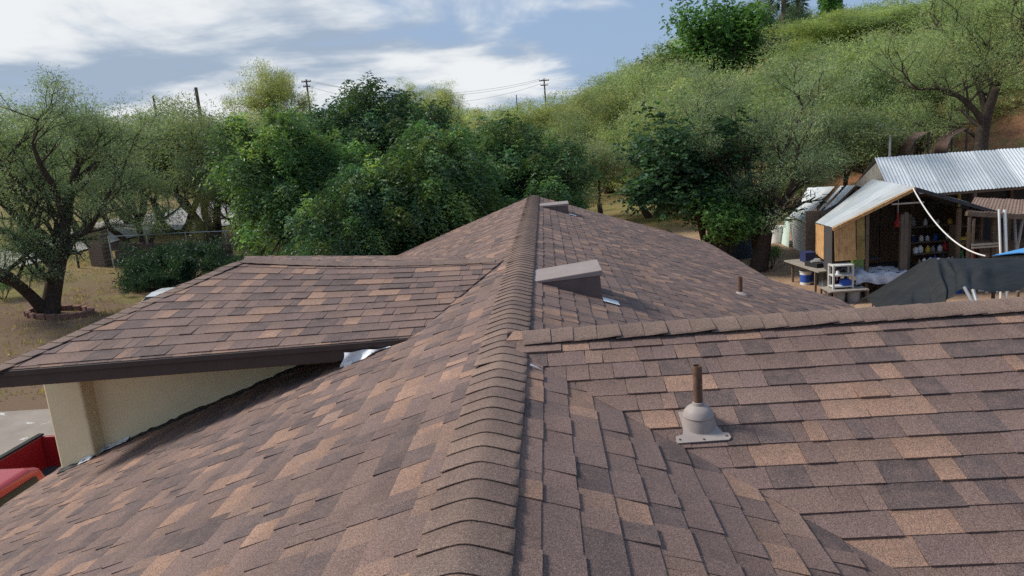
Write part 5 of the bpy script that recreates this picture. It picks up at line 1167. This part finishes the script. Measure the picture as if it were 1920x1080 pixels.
# ------------------------------------------------------------------ fence, gate pillar, planter, poles
def brick_mat(name, c1, c2, mortar, s):
    m, t, n, L, b = mat_base(name); geo = n('ShaderNodeNewGeometry'); mp = n('ShaderNodeMapping'); mp.inputs['Rotation'].default_value = (math.radians(90), 0, 0); L(geo.outputs['Position'], mp.inputs[0])
    q = n('ShaderNodeTexBrick', i_Scale=s); q.inputs['Color1'].default_value = (*c1, 1); q.inputs['Color2'].default_value = (*c2, 1); q.inputs['Mortar'].default_value = (*mortar, 1); L(mp.outputs[0], q.inputs['Vector']); L(q.outputs[0], b.inputs['Base Color']); b.inputs['Roughness'].default_value = .9; return m
BRK = brick_mat('pillar_brick', (.20, .125, .09), (.16, .105, .08), (.26, .22, .18), 2.2); STN = plain('dark_block', (.115, .085, .07), .95, var=.4, scale=3, bump=.03, bscale=5)
g1 = on_ground(193, 498); z1 = float(T(g1[0], g1[1])); gp = thing('gate_pillar', 'brick gate pillar at the end of the low block wall', 'pillar', (g1[0], g1[1], z1)); hp = on_y(190, 430, g1[1])[2] - z1
MB().box((g1[0], g1[1], z1 + hp / 2 - .05), (.75, .75, hp + .1)).build('shaft', BRK, gp); MB().box((g1[0], g1[1], z1 + hp + .05), (.9, .9, .1)).build('cap', STN, gp, bevel=.02)
g2 = on_ground(420, 500); bw = thing('block_wall', 'low dark block wall running right from the gate pillar', 'wall', (g1[0] + .5, g1[1], z1)); nb = 14
for i in range(nb):
    for j in range(3):
        a, b_ = (i + .5 * (j % 2)) / nb, (i + 1 + .5 * (j % 2)) / nb; a, b_ = max(0, a), min(1, b_); s_, e_ = g1 + (.6, 0, 0) + (g2 - g1) * a, g1 + (.6, 0, 0) + (g2 - g1) * b_; mid = (s_ + e_) / 2; ln = np.linalg.norm(e_ - s_) - .02
        if ln > .1: MB().box((mid[0], mid[1], float(T(mid[0], mid[1])) - .05 + .22 + j * .44), (ln, .3 + RR.uniform(-.02, .02), .42), rz=math.atan2(g2[1] - g1[1], g2[0] - g1[0])).build('block', STN, bw, bevel=.015)
fe = thing('wire_fence', 'chain link fence with a top rail before the mesquite trunks', 'fence', on_ground(357, 494))
fp = []
for px, py in ((215, 505), (285, 500), (357, 494), (430, 490), (500, 486)):
    g_ = on_ground(px, py); fp.append(g_); MB().tube([g_ - (0, 0, .1), g_ + (0, 0, 1.75)], .035, 8).build('post', STEEL, fe)
MB().tube([q + (0, 0, 1.72) for q in fp], .025, 8).build('rail', STEEL, fe)
m = MB()
for a, b_ in zip(fp, fp[1:]):
    k = 16
    for i in range(k):
        for s in (1, -1):
            u0, u1 = i / k, (i + 3) / k
            if u1 > 1: continue
            p, q = a + (b_ - a) * u0, a + (b_ - a) * u1; p, q = (p + (0, 0, .05), q + (0, 0, 1.68)) if s > 0 else (p + (0, 0, 1.68), q + (0, 0, .05)); m.tube([p, q], .004, 3, False)
o = m.build('mesh', plain('dark_wire', (.12, .11, .10)), fe); o['kind'] = 'stuff'
for k, (px, py, px2, py2, lab) in enumerate(((148, 503, 138, 448, 'thin dark fence stake right of the forked lawn tree'), (178, 486, 152, 438, 'leaning dark stake left of the gate pillar'))):
    g_ = on_ground(px, py); q = on_y(px2, py2, g_[1]); o = MB().tube([g_ - (0, 0, .1), q], [.06, .045], 8).build('stake', BARK); tag(o, lab, 'stake', 'stakes at the road edge')
pl = thing('planter_ring', 'ring of reddish edging stones round the forked lawn tree', 'edging', (tb[0] + .3, tb[1], float(T(tb[0], tb[1])))); RED_ST = plain('red_edging', (.24, .125, .10), .9, var=.3, scale=5)
for k in range(18):
    a = k / 18 * 6.283; x, y = tb[0] + .45 + 1.15 * math.cos(a), tb[1] + .75 * math.sin(a); MB().box((x, y, float(T(x, y)) + .07), (.36, .16, .26), rz=a + 1.57).build('edging_stone', RED_ST, pl, bevel=.02)
WOODP = plain('pole_wood', (.13, .10, .085), .9, var=.3, scale=2, stretch=(4, 4, .4))
def pole(label, px, top, d, r, arm=0.0):
    p = at_dist(px, top, d); z0 = float(T(p[0], p[1])); o = thing('utility_pole', label, 'utility pole', (p[0], p[1], z0), 'utility poles on the skyline'); MB().tube([(p[0], p[1], z0 - .2), (p[0], p[1], p[2])], [r * 1.25, r * .85], 10).build('mast', WOODP, o, smooth=True); ends = []
    for k in range(2 if arm else 0):
        z_ = p[2] - .35 - k * .75; MB().box((p[0], p[1] - r, z_), (arm * (1 - .25 * k), .14, .16)).build('crossarm', WOODP, o)
        for s in (-.46, -.2, .2, .46): MB().lathe((p[0] + s * arm * (1 - .25 * k), p[1] - r, z_ + .08), [(.05, 0), (.06, .1), (.03, .18)], 8).build('insulator', STEEL, o); ends.append((p[0] + s * arm * (1 - .25 * k), p[1] - r, z_ + .26))
    return p, ends
pA, eA = pole('utility pole with two crossarms on the skyline right of centre', 1020, 147, 120, .14, 1.7); pB, eB = pole('utility pole standing behind the dark umbrella tree', 574, 149, 118, .15, 1.5); pole('thick short utility pole on the skyline above the west trees', 367, 164, 95, .22); pole('thin far utility pole left of the thick short pole', 287, 180, 130, .18); pole('thin far utility pole left of the pole with crossarms', 968, 178, 165, .13)
WIRE = plain('wire', (.42, .43, .45), .5, metal=.3)
def wire(label, a, b, sag):
    a, b = np.array(a), np.array(b); pts = []
    for i in range(21):
        u = i / 20; q = a + (b - a) * u; q[2] -= 4 * sag * u * (1 - u); pts.append(q)
    o = MB().tube(pts, .022, 5).build('wire', WIRE); tag(o, label, 'wire', 'overhead wires')
far = at_dist(1330, 78, 92)
for k in range(3): wire(('highest', 'middle', 'lowest')[k] + ' overhead wire between the two crossarm poles', eA[k * 2], eB[k * 2], 2.2 + .4 * k); wire(('highest', 'middle', 'lowest')[k] + ' overhead wire running from the crossarm pole into the hill trees', eA[k * 2 + 1], far + np.array((k * .5, 0, -k * .5)), 1.6 + .3 * k)
